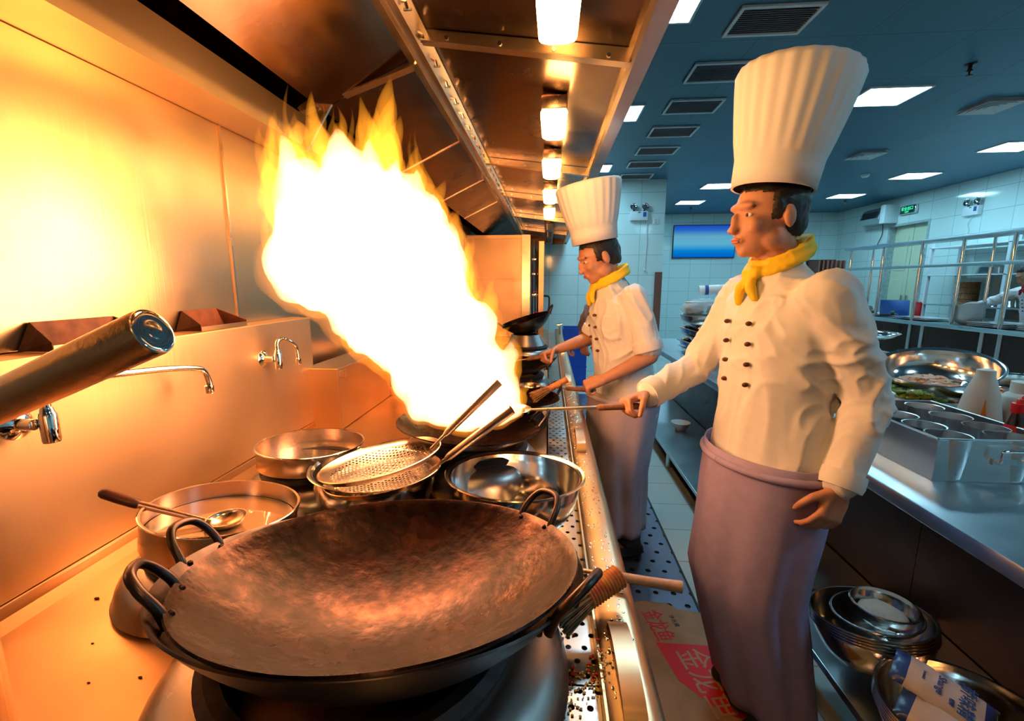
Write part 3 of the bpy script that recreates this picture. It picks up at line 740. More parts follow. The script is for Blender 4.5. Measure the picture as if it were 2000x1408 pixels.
def mixing_bowl(name, label, cat, c, rad, h, rot=(0, 0, 0), group=None, flange=0.012, mat='bowl_steel', root=True):
    t = thing(name, label, cat, c, rot, group)
    pr = []
    pts = [(0, 0), (0.50, 0), (0.60, 0.02), (0.74, 0.16), (0.86, 0.42), (0.915, 0.72), (0.925, 0.93)]
    R0 = rad
    sp = spline([(a * R0, b * h, 0) for a, b in pts], 4)
    prof = [(max(0, p.x), p.y - h) for p in sp]
    rim = [(0.93 * R0, -0.006), (0.955 * R0, -0.001), (R0 - 0.002, 0.0), (R0, -0.002), (R0 - 0.002, -0.004), (0.955 * R0, -0.005), (0.935 * R0, -0.010)]
    inner = [(max(0, r - 0.002), z + 0.002) for r, z in prof]
    full = prof[::-1]
    outl = [(0, prof[0][1])] + prof[1:] + [(0.935 * R0, -0.010), (0.955 * R0, -0.005), (R0 - 0.002, -0.004), (R0, -0.002), (R0 - 0.002, 0.0), (0.955 * R0, -0.001), (0.932 * R0, -0.006)] + inner[::-1]
    outl[-1] = (0, inner[0][1])
    obj('bowl_body', lathe(outl, (0, 0, 0), 96), mat, t)
    return t
mixing_bowl('mixing_bowl', 'polished steel bowl holding two perforated strainers', 'bowl', (-0.4434, 1.068, 0.910), 0.166, 0.128, tilt(0, -0.05, 0.04), 'polished bowls on the range')
mixing_bowl('mixing_bowl', 'empty polished steel bowl behind the loop handle of the big wok', 'bowl', (-0.0785, 1.0537, 0.912), 0.1755, 0.130, tilt(0, -0.06, 0.02), 'polished bowls on the range')

M_['sieve'] = holes('perforated_strainer_steel', 0.0098, 0.0031, (0.66, 0.62, 0.58), 0.25)
def strainer(label, c, rad, nrm, handle_end, hr=0.0115):
    t = thing('strainer', label, 'strainer', c, (0, 0, 0), 'perforated strainers in the bowl')
    q = V((0, 0, 1)).rotation_difference(V(nrm).normalized()); M3 = q.to_matrix().to_4x4()
    d = 0.045; pr = [(0, -d), (rad * 0.3, -d * 0.93), (rad * 0.6, -d * 0.70), (rad * 0.85, -d * 0.32)]
    pin = pr + [(rad * 0.85, -d * 0.32 - 0.0012)] + [(r, z - 0.0012) for r, z in reversed(pr)][1:]
    sv = obj('perforated_bowl', xform(lathe(pr, (0, 0, 0), 72), M3), 'sieve', t)
    obj('rim_band', xform(lathe([(rad * 0.845, -d * 0.33), (rad * 0.95, -0.010), (rad, 0.0), (rad + 0.002, -0.001), (rad * 0.955, -0.013), (rad * 0.852, -d * 0.345)], (0, 0, 0), 72, closed=True), M3), 'pan_steel', t)
    e = V(handle_end) - V(c); a = e.normalized()
    hb = M3 @ (V((e.x, e.y, 0)).normalized() * (rad * 0.93))
    dr_ = (e - hb).normalized(); L = (e - hb).length
    st = hb + dr_ * (L * 0.14)
    bm = tube([st, st + dr_ * 0.012, hb + dr_ * (L * 0.8), e], [hr * 0.55, hr * 0.8, hr * 0.98, hr], seg=28, cap=False)
    tube([st, hb + dr_ * (L * 0.8), e], [hr * 0.45, hr * 0.9, hr * 0.9], bm, seg=28, cap=False)
    h = obj('hollow_handle', bm, 'handle_steel', t)
    obj('handle_end_ring', tube([e - dr_ * 0.0015, e], [hr, hr], seg=28), 'handle_steel', h) if hr > 0.02 else None
    obj('neck_tang', tube([hb - dr_ * 0.018, hb + dr_ * (L * 0.2)], [0.004, 0.0048], seg=12), 'pan_steel', t)
    return t
strainer('lower perforated strainer, its handle the right hand one', (-0.400, 1.010, 0.920), 0.140, (-0.13, 0.05, 1), (-0.083, 1.02, 1.084))
strainer('upper perforated strainer with its punched bowl tilted left', (-0.4143, 1.0296, 0.950), 0.1500, (-0.196, 0.035, 1), (-0.124, 1.115, 1.130))

def ladle(label, bowl_c, bowl_r, start, mid, end, r1, r2, handle_mat, shaft_mat='handle_steel', name='ladle'):
    t = thing(name, label, 'ladle')
    d = bowl_r * 0.5; pr = [(bowl_r * math.sin(R(a)), -d * math.cos(R(a))) for a in range(0, 91, 10)]
    pr[0] = (0, -d); pr += [(bowl_r + 0.002, 0), ] + [((bowl_r + 0.002) * math.sin(R(a)), -(d + 0.002) * math.cos(R(a))) for a in range(80, -1, -10)]
    pr[-1] = (0, -d - 0.002)
    obj('ladle_bowl', lathe(pr, bowl_c, 40), 'pan_steel', t)
    obj('shaft', tube([start, mid], [r1 * 0.7, r1], seg=16), shaft_mat, t)
    m, e = V(mid), V(end); dd = (e - m).normalized(); L = (e - m).length
    ps = [m - dd * 0.004, m, m + dd * 0.01, m + dd * L * 0.5, e - dd * r2 * 0.9, e - dd * r2 * 0.35, e]
    obj('grip', tube(ps, [r1 * 1.02, r2 * 0.86, r2 * 0.93, r2, r2 * 0.98, r2 * 0.8, r2 * 0.35], seg=24), handle_mat, t)
    return t
ladle('ladle with dark wooden grip leaning in the water pan', (-0.645, 0.785, 0.913), 0.035, (-0.672, 0.778, 0.905), (-0.800, 0.752, 0.952), (-0.862, 0.739, 0.982), 0.0075, 0.0105, 'dark_wood')
# long strainer handle sticking in from the left, its bowl inside a tall stock pot just out of frame
t = thing('stock_pot', 'tall steel stock pot at the left end of the range, out of frame', 'pot')
obj('pot_body', lathe([(0, 0), (0.148, 0), (0.15, 0.004), (0.15, 0.415), (0.156, 0.418), (0.156, 0.422), (0.146, 0.422), (0.146, 0.006), (0, 0.004)], (-0.79, 0.33, ZC + 0.001), 64), 'pan_steel', t)
obj('soup', lathe([(0, 0.31), (0.144, 0.31), (0.144, 0.30), (0, 0.30)], (-0.79, 0.33, ZC + 0.001), 48), 'water', t)
t = thing('long_ladle', 'very close hollow steel handle slanting in from the left edge', 'ladle')
e = V((-0.352, 0.37, 1.338)); b_ = V((-0.662, 0.350, 1.204)); dd = (e - b_).normalized()
obj('hollow_handle', tube([b_, b_ + dd * 0.05, e - dd * 0.10, e - dd * 0.004, e - dd * 0.001], [0.0125, 0.0165, 0.0205, 0.0218, 0.0212], seg=48), 'handle_steel', t)
obj('end_cap', xform(lathe([(0, 0.0012), (0.008, 0.0008), (0.013, 0.0002), (0.018, 0.0012), (0.0205, 0.0003), (0.0205, -0.004), (0, -0.004)], (0, 0, 0), 48), Matrix.Translation(e) @ dd.to_track_quat('Z', 'Y').to_matrix().to_4x4()), 'chrome', t)
obj('shaft', tube([b_, b_ + V((-0.06, 0, -0.06)), (-0.76, 0.345, 1.12)], 0.006), 'pan_steel', t)
obj('ladle_bowl', lathe([(0, -0.035), (0.03, -0.03), (0.05, -0.015), (0.058, 0), (0.056, 0), (0.045, -0.016), (0, -0.032)], (-0.80, 0.345, 1.13), 32), 'pan_steel', t)

# wood handled ladle and whisk lying across the front rail
t = thing('spatula', 'steel shafted spatula with a pale wooden grip across the range front', 'spatula')
obj('shaft', tube([(-0.06, 0.86, 0.800), (0.135, 0.815, 0.806)], 0.0048, seg=16), 'handle_steel', t)
obj('blade', bx(-0.16, -0.055, 0.83, 0.90, 0.793, 0.796, 0.001), 'pan_steel', t)
obj('grip', tube(spline([(0.130, 0.816, 0.806), (0.145, 0.812, 0.807), (0.20, 0.799, 0.808), (0.252, 0.787, 0.810), (0.262, 0.785, 0.810)], 4), [0.006, 0.0078, 0.0085, 0.0088, 0.009, 0.009, 0.0092, 0.0094, 0.0096, 0.0098, 0.010, 0.0105, 0.011, 0.0113, 0.0112, 0.0104, 0.007], seg=20), 'pale_wood', t)
def whisk(label, a, b, r, n, seed, name='bamboo_whisk'):
    t = thing(name, label, 'whisk')
    rnd = random.Random(seed); a, b = V(a), V(b); d = (b - a).normalized(); L = (b - a).length
    u = d.orthogonal().normalized(); v = d.cross(u)
    bm = BM()
    for i in range(n):
        an = rnd.random() * 2 * PI; q = math.sqrt(rnd.random())
        o1 = (u * math.cos(an) + v * math.sin(an))
        p0 = a + o1 * (r * 1.9 * q) - d * rnd.uniform(0, 0.01); p1 = a + d * L * 0.5 + o1 * (r * 0.95 * q)
        if p0.z < 0.7845: p0.z = 0.7845
        tube([p0, p1], 0.0011, bm, 5)
    obj('bristles', bm, 'bamboo', t)
    g0 = a + d * L * 0.45
    pts = [g0 + d * (b - g0).length * k / 24 for k in range(25)]
    obj('wrapped_grip', tube(pts, [r * (0.92 + 0.12 * (k % 2)) for k in range(25)], seg=24), 'tape', t)
    return t
whisk('cord wrapped bamboo whisk beside the big foreground wok', (0.025, 0.700, 0.801), (0.140, 0.765, 0.842), 0.021, 170, 3)
whisk('smaller cord wrapped bamboo whisk near the middle chef', (-0.06, 1.87, 0.895), (0.085, 1.92, 0.965), 0.014, 80, 4)

# ------------------------------------------------------------------ food scraps and water on the range
rnd = random.Random(11)
def scraps(name, label, cat, mat, n, area, size, z):
    bm = BM()
    for _ in range(n):
        cx, cy, s = area[rnd.randrange(len(area))]
        x, y = rnd.gauss(cx, s), rnd.gauss(cy, s * 1.3)
        zz = ZC - 0.0335 if 0.006 < x < 0.088 else (ZC + 0.0005 if x < 0.003 else ZC + 0.0065)
        if -0.03 < x < 0.15: 
            k = rnd.uniform(0.6, 1.3) * size
            ball(bm, (x, y, zz + k * 0.5), (k, k * rnd.uniform(0.5, 1), k * 0.5), 1)
    o = obj(name, bm, mat); tag(o, label, cat, kind='stuff'); return o
scraps('minced_garlic', 'yellow minced garlic scattered over the gutter plate', 'food scraps', 'garlic', 230, [(0.035, 0.60, 0.017), (0.06, 0.615, 0.016), (0.0, 0.60, 0.010), (0.085, 0.63, 0.012)], 0.0022, 0)
scraps('chili_flakes', 'red chili pieces scattered over the gutter plate', 'food scraps', 'chili', 34, [(0.03, 0.69, 0.02), (0.06, 0.62, 0.02), (0.085, 0.66, 0.012), (0.02, 0.61, 0.01)], 0.0034, 0)
bm = BM()
for _ in range(340):
    y = rnd.uniform(0.55, 2.4); x = rnd.uniform(0.102, 0.15); k = rnd.uniform(0.0012, 0.0035)
    ball(bm, (x, y, ZC + 0.0062), (k, k * rnd.uniform(1, 2), k * 0.35), 1)
o = obj('water_drops', bm, 'chrome'); tag(o, 'water drops on the flat front rail of the range', 'water drops', kind='stuff')
bm = BM()
for x, y, s in ((-0.86, 0.70, 0.006), (-0.76, 0.60, 0.003), (-0.62, 0.545, 0.004), (-0.69, 0.53, 0.003)): ball(bm, (x, y, ZC + s * 0.3), (s, s * 0.5, s * 0.3), 1)
tag(obj('burnt_crumbs', bm, 'stain'), 'burnt crumbs on the worktop left of the big wok', 'food scraps', kind='stuff')

# ================================================================== EXHAUST HOOD
hd = thing('exhaust_hood', 'long greasy steel extraction hood over the range', 'extractor hood')
HY0, HY1 = -2.3, 6.95
bm = BM(); prism(bm, [(-1.098, 1.875), (-0.90, 1.875), (-0.90, 1.985), (-0.915, 1.985), (-0.915, 1.89), (-1.098, 1.89)], 'y', HY0, 5.2)
M_['channel'] = steel('dull_channel_steel', (0.72, 0.52, 0.28), 0.50, (50, 50, 1.2), 3.0, 0.2, 0.1, 0.1)
obj('rear_channel', bm, 'channel', hd, False)
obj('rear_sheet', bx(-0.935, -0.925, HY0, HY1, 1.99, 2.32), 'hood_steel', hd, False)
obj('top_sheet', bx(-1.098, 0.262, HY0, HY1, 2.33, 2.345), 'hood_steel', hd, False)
def slab(p, q, y0, y1, t=0.006):
    """sloping sheet between two (x, z) points"""
    a, b = V(p), V(q); n = V((-(b - a).y, (b - a).x)).normalized() * t
    if n.y < 0: n = -n
    return prism(BM(), [tuple(a), tuple(b), tuple(b + n), tuple(a + n)], 'y', y0, y1)
seams = [HY0, 0.3, 1.46, 2.25, 3.05, 3.85, 4.65, HY1]
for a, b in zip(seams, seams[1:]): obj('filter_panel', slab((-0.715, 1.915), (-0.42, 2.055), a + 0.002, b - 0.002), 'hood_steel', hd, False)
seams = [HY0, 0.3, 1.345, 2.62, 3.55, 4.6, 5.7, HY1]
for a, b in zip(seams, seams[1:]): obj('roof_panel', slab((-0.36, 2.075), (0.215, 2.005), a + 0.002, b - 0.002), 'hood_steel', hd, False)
# main beam, two stepped channels with bolts
bm = BM(); prism(bm, [(-0.435, 2.045), (-0.405, 2.032), (-0.400, 2.05), (-0.375, 2.05), (-0.373, 2.038), (-0.345, 2.062), (-0.345, 2.10), (-0.435, 2.10)], 'y', HY0, HY1)
obj('main_beam', bm, 'beam_steel', hd, False)
y = 0.9
while y < 6.5:
    bm = tube([(-0.357, y, 2.053), (-0.352, y, 2.036)], 0.004, None, 8); box(bm, -0.362, -0.342, y - 0.002, y + 0.002, 2.034, 2.040); y += 0.145
    obj('wing_bolt', bm, 'chrome', hd)
for y in (0.45, 1.345, 2.62, 3.55, 4.6, 5.7):
    bm = BM()
    v = [(-0.36, 2.072), (-0.36, 2.036), (0.21, 1.958), (0.21, 2.003)]
    prism(bm, v, 'y', y, y + 0.012); prism(bm, [(-0.36, 2.036), (0.21, 1.958), (0.21, 1.962), (-0.36, 2.040)], 'y', y - 0.020, y)
    cb = obj('cross_brace', bm, 'beam_steel', hd, False)
    bm = BM()
    for q in (0.12, 0.38, 0.64, 0.9): tube([(-0.36 + 0.57 * q, y - 0.004, 2.056 - 0.076 * q), (-0.36 + 0.57 * q, y, 2.056 - 0.076 * q)], 0.006, bm, 8)
    obj('bolt_head', bm, 'chrome', cb)
for y in (1.46,):
    bm = BM(); prism(bm, [(-0.42, 2.055), (-0.42, 2.022), (-0.78, 1.905), (-0.80, 1.925), (-0.76, 1.95), (-0.70, 1.962)], 'y', y, y + 0.012)
    prism(bm, [(-0.42, 2.022), (-0.78, 1.905), (-0.78, 1.910), (-0.42, 2.027)], 'y', y - 0.022, y)
    obj('side_brace', bm, 'beam_steel', hd, False)
    bm = BM(); prism(bm, [(-0.70, 1.955), (-0.66, 1.965), (-0.775, 1.795), (-0.80, 1.80)], 'y', y - 0.006, y + 0.004)
    obj('strut', bm, 'beam_steel', hd, False)
for y in (2.25, 3.05, 3.85):
    obj('panel_seam', slab((-0.715, 1.911), (-0.42, 2.051), y - 0.006, y + 0.006, 0.004), 'beam_steel', hd, False)
bm = BM(); prism(bm, [(0.205, 1.965), (0.218, 1.960), (0.222, 2.34), (0.205, 2.34)], 'y', HY0, HY1)
obj('inner_lip', bm, 'beam_steel', hd, False)
bm = BM(); prism(bm, [(0.218, 1.975), (0.270, 1.975), (0.270, 2.33), (0.262, 2.33), (0.262, 1.985), (0.218, 1.985)], 'y', HY0, HY1)
M_['hood_lip'] = steel('spotted_lip_steel', (0.62, 0.42, 0.36), 0.4, (8, 8, 8), 3.0, 0.1, 0.2, 0.4)
obj('front_lip', bm, 'hood_lip', hd, False)
obj('end_sheet', bx(-0.92, 0.262, HY1, HY1 + 0.01, 1.96, 2.33), 'hood_steel', hd, False)
obj('duct_riser', bx(-1.09, 0.2, 2.0, 3.2, 2.346, CEIL - 0.002), 'hood_steel', hd, False)

def hood_lamp(x, y, label, lit=True):
    z = 2.075 - (x + 0.36) * 0.122
    t = thing('bulkhead_lamp', label, 'lamp', (x, y, z - 0.001), group='bulkhead lamps in a row under the hood')
    obj('lamp_base', bx(-0.046, 0.046, -0.062, 0.062, -0.055, -0.006, 0.008), 'beam_steel' if lit else 'dark_steel', t)
    bm = BM(); prof = [(0, -0.130), (0.030, -0.128), (0.044, -0.118), (0.050, -0.056), (0, -0.055)]
    n = 40; rings = []
    for r, z_ in prof:
        if r == 0: rings.append([bm.verts.new((0, 0, z_))]); continue
        ring = []
        for i in range(n):
            a = 2 * PI * i / n; c, s = math.cos(a), math.sin(a); k = (abs(c) ** 5 + abs(s) ** 5) ** (-1 / 5)
            ring.append(bm.verts.new((r * c * k * 0.96, r * s * k * 1.25, z_)))
        rings.append(ring)
    for A, B in zip(rings, rings[1:]):
        for i in range(n):
            j = (i + 1) % n
            if len(A) == 1: bm.faces.new((A[0], B[i], B[j]))
            elif len(B) == 1: bm.faces.new((A[i], A[j], B[0]))
            else: bm.faces.new((A[i], A[j], B[j], B[i]))
    obj('glass_cover', bm, 'lamp_glass' if lit else 'lamp_off', t)
    return t
LL = [(0.012, 1.06, 'nearest blazing bulkhead lamp, cut by the top edge of the photo'), (0.010, 1.735, 'second bulkhead lamp under the hood, counted from the top'), (0.006, 2.37, 'third lit bulkhead lamp under the hood'), (0.0, 3.10, 'fourth lit bulkhead lamp under the hood'), (-0.004, 3.82, 'farthest lit bulkhead lamp under the hood'), (-0.006, 4.75, 'first unlit bulkhead lamp near the far end of the hood'), (-0.006, 5.45, 'second unlit bulkhead lamp near the far end of the hood'), (-0.006, 6.2, 'last unlit bulkhead lamp at the far end of the hood')]
for i, (x, y, lb) in enumerate(LL): hood_lamp(x, y, lb, i < 5)
hood_lamp(0.012, 0.36, 'hood lamp above the foreground wok, just out of frame')
hood_lamp(0.012, -0.34, 'hood lamp behind the viewpoint')

# ================================================================== FIRE
core = [(-0.385, 1.01, 0.055), (-0.33, 0.99, 0.05), (-0.43, 1.08, 0.06), (-0.243, 1.021, 0.103), (-0.337, 1.027, 0.075), (-0.158, 1.023, 0.074), (-0.303, 1.114, 0.13), (-0.195, 1.124, 0.103), (-0.408, 1.22, 0.150), (-0.285, 1.252, 0.147), (-0.512, 1.31, 0.165), (-0.372, 1.37, 0.184), (-0.621, 1.429, 0.175), (-0.457, 1.485, 0.191), (-0.665, 1.558, 0.135), (-0.542, 1.585, 0.15), (-0.395, 1.555, 0.115), (-0.324, 1.47, 0.088), (-0.703, 1.637, 0.09), (-0.552, 1.648, 0.10), (-0.435, 1.632, 0.078), (-0.744, 1.444, 0.07), (-0.127, 1.14, 0.042), (-0.12, 1.063, 0.055), (-0.104, 1.178, 0.028), (-0.089, 1.009, 0.030)]
bm = BM()
for x, z, r in core: ball(bm, (x, 1.28, max(z, 0.955 + r * 0.55)), (r, min(r, 0.16), r), 3)
chain(bm, [(-0.25, 1.29, 0.965), (-0.2, 1.29, 0.965)], [0.03, 0.03])
def fire_disp(co, n):
    up = V((co.x * 9, co.y * 9, co.z * 3.2))
    a = noise.noise(up + V((3, 1, 7))) * 0.050 + noise.noise(up * 2.6) * 0.024 + noise.noise(up * 6) * 0.010
    hz = max(0.0, min(1.0, (co.z - 1.0) / 0.3))
    d = n * (a * (0.35 + 0.65 * hz))
    top = max(0.0, n.z) * hz
    d.z += top * (0.05 * max(0, noise.noise(V((co.x * 17, co.y * 17, 5)))) * 3.0)
    return d
fi = thing('fire', 'huge white hot burst of flame rising from the wok', 'fire')
obj('flame_body', remesh(bm, 0.013, 4, fire_disp), 'fire', fi)
bm = BM()
for x, z, r in core: ball(bm, (x, 1.28, max(z, 0.955 + r * 0.55)), (r * 0.86, min(r, 0.16) * 0.86, r * 0.86), 3)
chain(bm, [(-0.25, 1.29, 0.97), (-0.2, 1.29, 0.97)], [0.02, 0.02])
obj('flame_core', remesh(bm, 0.015, 4, fire_disp), 'fire_core', fi)
TG = [((-0.763, 1.62), (-0.790, 1.86), 0.038), ((-0.735, 1.62), (-0.722, 1.83), 0.034), ((-0.678, 1.64), (-0.672, 1.91), 0.036), ((-0.647, 1.66), (-0.670, 1.81), 0.034), ((-0.532, 1.62), (-0.540, 1.915), 0.040), ((-0.495, 1.60), (-0.455, 1.945), 0.048), ((-0.466, 1.62), (-0.430, 1.88), 0.038), ((-0.584, 1.62), (-0.600, 1.83), 0.036), ((-0.431, 1.60), (-0.392, 1.80), 0.036), ((-0.388, 1.58), (-0.355, 1.74), 0.032), ((-0.332, 1.52), (-0.305, 1.665), 0.03), ((-0.805, 1.50), (-0.828, 1.66), 0.026), ((-0.815, 1.38), (-0.832, 1.58), 0.022), ((-0.277, 1.42), (-0.236, 1.57), 0.03), ((-0.242, 1.33), (-0.214, 1.50), 0.028), ((-0.200, 1.24), (-0.160, 1.40), 0.026), ((-0.148, 1.17), (-0.112, 1.26), 0.022), ((-0.095, 1.09), (-0.102, 1.24), 0.022), ((-0.619, 1.64), (-0.632, 1.87), 0.03), ((-0.709, 1.63), (-0.756, 1.80), 0.03), ((-0.509, 1.64), (-0.500, 1.87), 0.03), ((-0.085, 1.00), (-0.056, 1.11), 0.018), ((-0.46, 1.66), (-0.415, 1.83), 0.028), ((-0.76, 1.55), (-0.80, 1.74), 0.03), ((-0.35, 1.50), (-0.325, 1.70), 0.03)]
rnd = random.Random(5)
_r = random.Random(9)
for _ in range(26):   # thin upper wisps
    x = _r.uniform(-0.80, -0.36); top = 1.74 + 0.10 * _r.random() - 0.5 * max(0, x + 0.47)
    TG.append(((x, top - 0.16), (x + _r.uniform(-0.03, 0.03), top + _r.uniform(0.0, 0.09)), _r.uniform(0.010, 0.020)))
for _ in range(14):   # small licks down the right flank
    z = _r.uniform(1.08, 1.58); x = -0.085 - (z - 1.05) * 0.42
    TG.append(((x - 0.03, z - 0.08), (x + 0.022, z + 0.04), _r.uniform(0.010, 0.018)))
for k, (a, b, r) in enumerate(TG):
    yy = 1.28 + rnd.uniform(-0.07, 0.07); n = 16; pts = []; rs = []
    ph = rnd.uniform(0, 6.28)
    for i in range(n + 1):
        s = i / n
        pts.append(V((a[0] + (b[0] - a[0]) * s + 0.012 * math.sin(ph + s * 7) * s, yy + 0.02 * math.sin(ph + s * 4), a[1] + (b[1] - a[1]) * s)))
        rs.append(max(0.0012, r * (math.sin(PI * min(1, 0.25 + s * 0.75)) ** 0.9) * (1 + 0.12 * math.sin(s * 15 + ph))))
    bm = tube(pts, rs, seg=14)
    obj('flame_tongue', bm, 'fire_tip', fi)

# ================================================================== PREP COUNTERS ON THE RIGHT
pc = thing('prep_counter', 'steel prep counter on the right with trays and bottles on top', 'counter')
obj('worktop', bx(1.02, 2.35, -0.9, 5.0, ZC - 0.045, ZC, 0.006), 'table_steel', pc)
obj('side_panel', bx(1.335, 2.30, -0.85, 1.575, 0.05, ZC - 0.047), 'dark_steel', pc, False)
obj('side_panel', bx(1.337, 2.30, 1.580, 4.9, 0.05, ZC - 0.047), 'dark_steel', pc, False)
bm = BM(); box(bm, 1.4, 2.25, -0.8, 4.85, 0.0, 0.05); obj('plinth', bm, 'black', pc, False)
sh = thing('low_shelf', 'low steel shelf under the prep counter carrying stacked bowls', 'shelf')
obj('shelf_board', bx(0.860, 1.332, -0.5, 1.495, 0.195, 0.22, 0.002), 'table_steel', sh, False)
for x, y in ((0.915, 1.455), (0.915, 0.3), (1.29, 1.455), (1.29, 0.3)):
    obj('leg', lathe([(0, 0), (0.019, 0), (0.021, 0.004), (0.021, 0.055), (0.026, 0.062), (0.026, 0.194), (0, 0.194)], (x, y, 0.0), 28), 'table_steel', sh)
sh = thing('low_shelf', 'farther low steel shelf along the aisle behind the front chef', 'shelf')
obj('shelf_board', bx(0.885, 1.332, 1.75, 4.9, 0.135, 0.16, 0.002), 'table_steel', sh, False)
for x, y in ((0.93, 1.80), (0.93, 3.3), (0.93, 4.85), (1.29, 1.8), (1.29, 4.85)):
    obj('leg', lathe([(0, 0), (0.019, 0), (0.021, 0.004), (0.021, 0.134), (0, 0.134)], (x, y, 0.0), 24), 'table_steel', sh)
bm = BM(); 
cr = thing('white_bowl', 'small white bowl on the far low shelf', 'bowl')
obj('bowl_body', lathe([(0, 0), (0.04, 0), (0.08, 0.07), (0.078, 0.07), (0.038, 0.004), (0, 0.004)], (1.12, 3.7, 0.161), 32), 'porcelain', cr)

# condiment tray with eight round tubs
ct = thing('condiment_tray', 'deep rectangular steel tray full of round tubs on the counter', 'tray')
X0, X1, YT0, YT1, ZT = 1.182, 1.53, 1.388, 1.86, 0.915
bm = BM()
box(bm, X0, X1, YT0, YT1, ZC + 0.001, ZC + 0.004)
box(bm, X0, X0 + 0.003, YT0, YT1, ZC + 0.004, ZT); box(bm, X1 - 0.003, X1, YT0, YT1, ZC + 0.004, ZT)
box(bm, X0 + 0.003, X1 - 0.003, YT0, YT0 + 0.003, ZC + 0.004, ZT); box(bm, X0 + 0.003, X1 - 0.003, YT1 - 0.003, YT1, ZC + 0.004, ZT)
obj('tray_body', bm, 'tub_steel', ct, False)
bm = tube([(X0, YT0, ZT), (X1, YT0, ZT), (X1, YT1, ZT), (X0, YT1, ZT), (X0, YT0, ZT)], 0.0035, seg=8); obj('rolled_edge', bm, 'table_steel', ct)
bm = tube(spline([(1.345, YT0, 0.855), (1.345, YT0 - 0.022, 0.855), (1.345, YT0 - 0.024, 0.880), (1.353, YT0 - 0.024, 0.889), (1.42, YT0 - 0.024, 0.889), (1.428, YT0 - 0.024, 0.880), (1.428, YT0 - 0.022, 0.855), (1.428, YT0, 0.855)], 5), 0.0035, seg=10)
h = obj('drop_handle', bm, 'chrome', ct); obj('handle_bracket', bx(1.34, 1.433, YT0 - 0.005, YT0, 0.840, 0.858), 'table_steel', h, False)
tub0 = None
for (x, y), lb in (((1.252, 1.765), 'back left tub in the condiment tray'), ((1.440, 1.775), 'back right tub in the condiment tray, with a spoon tip'), ((1.256, 1.650), 'second tub from the back on the aisle side of the tray'), ((1.430, 1.648), 'second tub from the back on the far side of the tray'), ((1.252, 1.532), 'third tub from the back on the aisle side of the tray, stained inside'), ((1.436, 1.525), 'third tub from the back on the far side of the tray'), ((1.246, 1.433), 'front tub on the aisle side of the condiment tray'), ((1.420, 1.433), 'front tub on the far side, above the drop handle')):
    if tub0 is None:
        tub0 = thing('condiment_tub', lb, 'tub', (x, y, ZC + 0.006), group='round tubs in the condiment tray')
        obj('tub_body', lathe([(0, 0), (0.050, 0), (0.052, 0.002), (0.0605, 0.126), (0.0635, 0.128), (0.0635, 0.131), (0.0590, 0.130), (0.0505, 0.004), (0, 0.003)], (0, 0, 0), 48), 'tub_steel', tub0)
        obj('sauce', lathe([(0, 0.03), (0.052, 0.03), (0.052, 0.026), (0, 0.026)], (0, 0, 0), 32), 'water', tub0)
        tub0.scale = (0.92, 0.92, 1)
    else: 
        c = copy_thing(tub0, (x, y, ZC + 0.006), lb)

# sauce bottles behind the tray
def squeeze(x, y, label, s=1.0, lab=True, tip=True):
    t = thing('squeeze_bottle', label, 'bottle', (x, y, ZC + 0.001))
    obj('bottle_body', lathe([(0, 0), (0.062 * s, 0), (0.066 * s, 0.006), (0.064 * s, 0.10 * s), (0.050 * s, 0.19 * s), (0.034 * s, 0.245 * s), (0.028 * s, 0.26 * s), (0.026 * s, 0.285 * s), (0, 0.292 * s)] if tip else [(0, 0), (0.060, 0), (0.062, 0.006), (0.060, 0.185), (0.050, 0.20), (0.040, 0.205), (0.040, 0.245), (0, 0.247)], (0, 0, 0), 40), 'milky', t)
    return t
sq = squeeze(1.605, 1.74, 'milky squeeze bottle with a yellow and orange label', 1.0)
def wrap_label(cx, cy, a0, a1, z0, z1, r0, r1, mat, name, parent, peak=False, n=10):
    bm = BM(); rows = 8; vs = []
    for j in range(rows + 1):
        f = j / rows; r = r0 + (r1 - r0) * f; z = z0 + (z1 - z0) * f
        k = (1 - f * 0.93) if peak else 1
        am = (a0 + a1) / 2; vs.append([bm.verts.new((cx + (r + 0.0008) * math.cos(am + (a0 - am + (a1 - a0) * i / n) * k), cy + (r + 0.0008) * math.sin(am + (a0 - am + (a1 - a0) * i / n) * k), z)) for i in range(n + 1)])
    for A, B in zip(vs, vs[1:]):
        for i in range(n): bm.faces.new((A[i], A[i + 1], B[i + 1], B[i]))
    return obj(name, solid_shell(bm, 0.0006), mat, parent)
wrap_label(0, 0, R(215), R(262), 0.03, 0.14, 0.0668, 0.0600, 'yellow_label', 'yellow_label', sq, True)
wrap_label(0, 0, R(230), R(247), 0.105, 0.185, 0.0650, 0.0545, 'orange_label', 'orange_label', sq, True)
wrap_label(0, 0, R(230), R(246), 0.062, 0.078, 0.0673, 0.0667, 'red_ink', 'round_emblem', sq)
squeeze(1.73, 1.72, 'wide necked milky plastic jar beside the squeeze bottle', 1.0, tip=False)
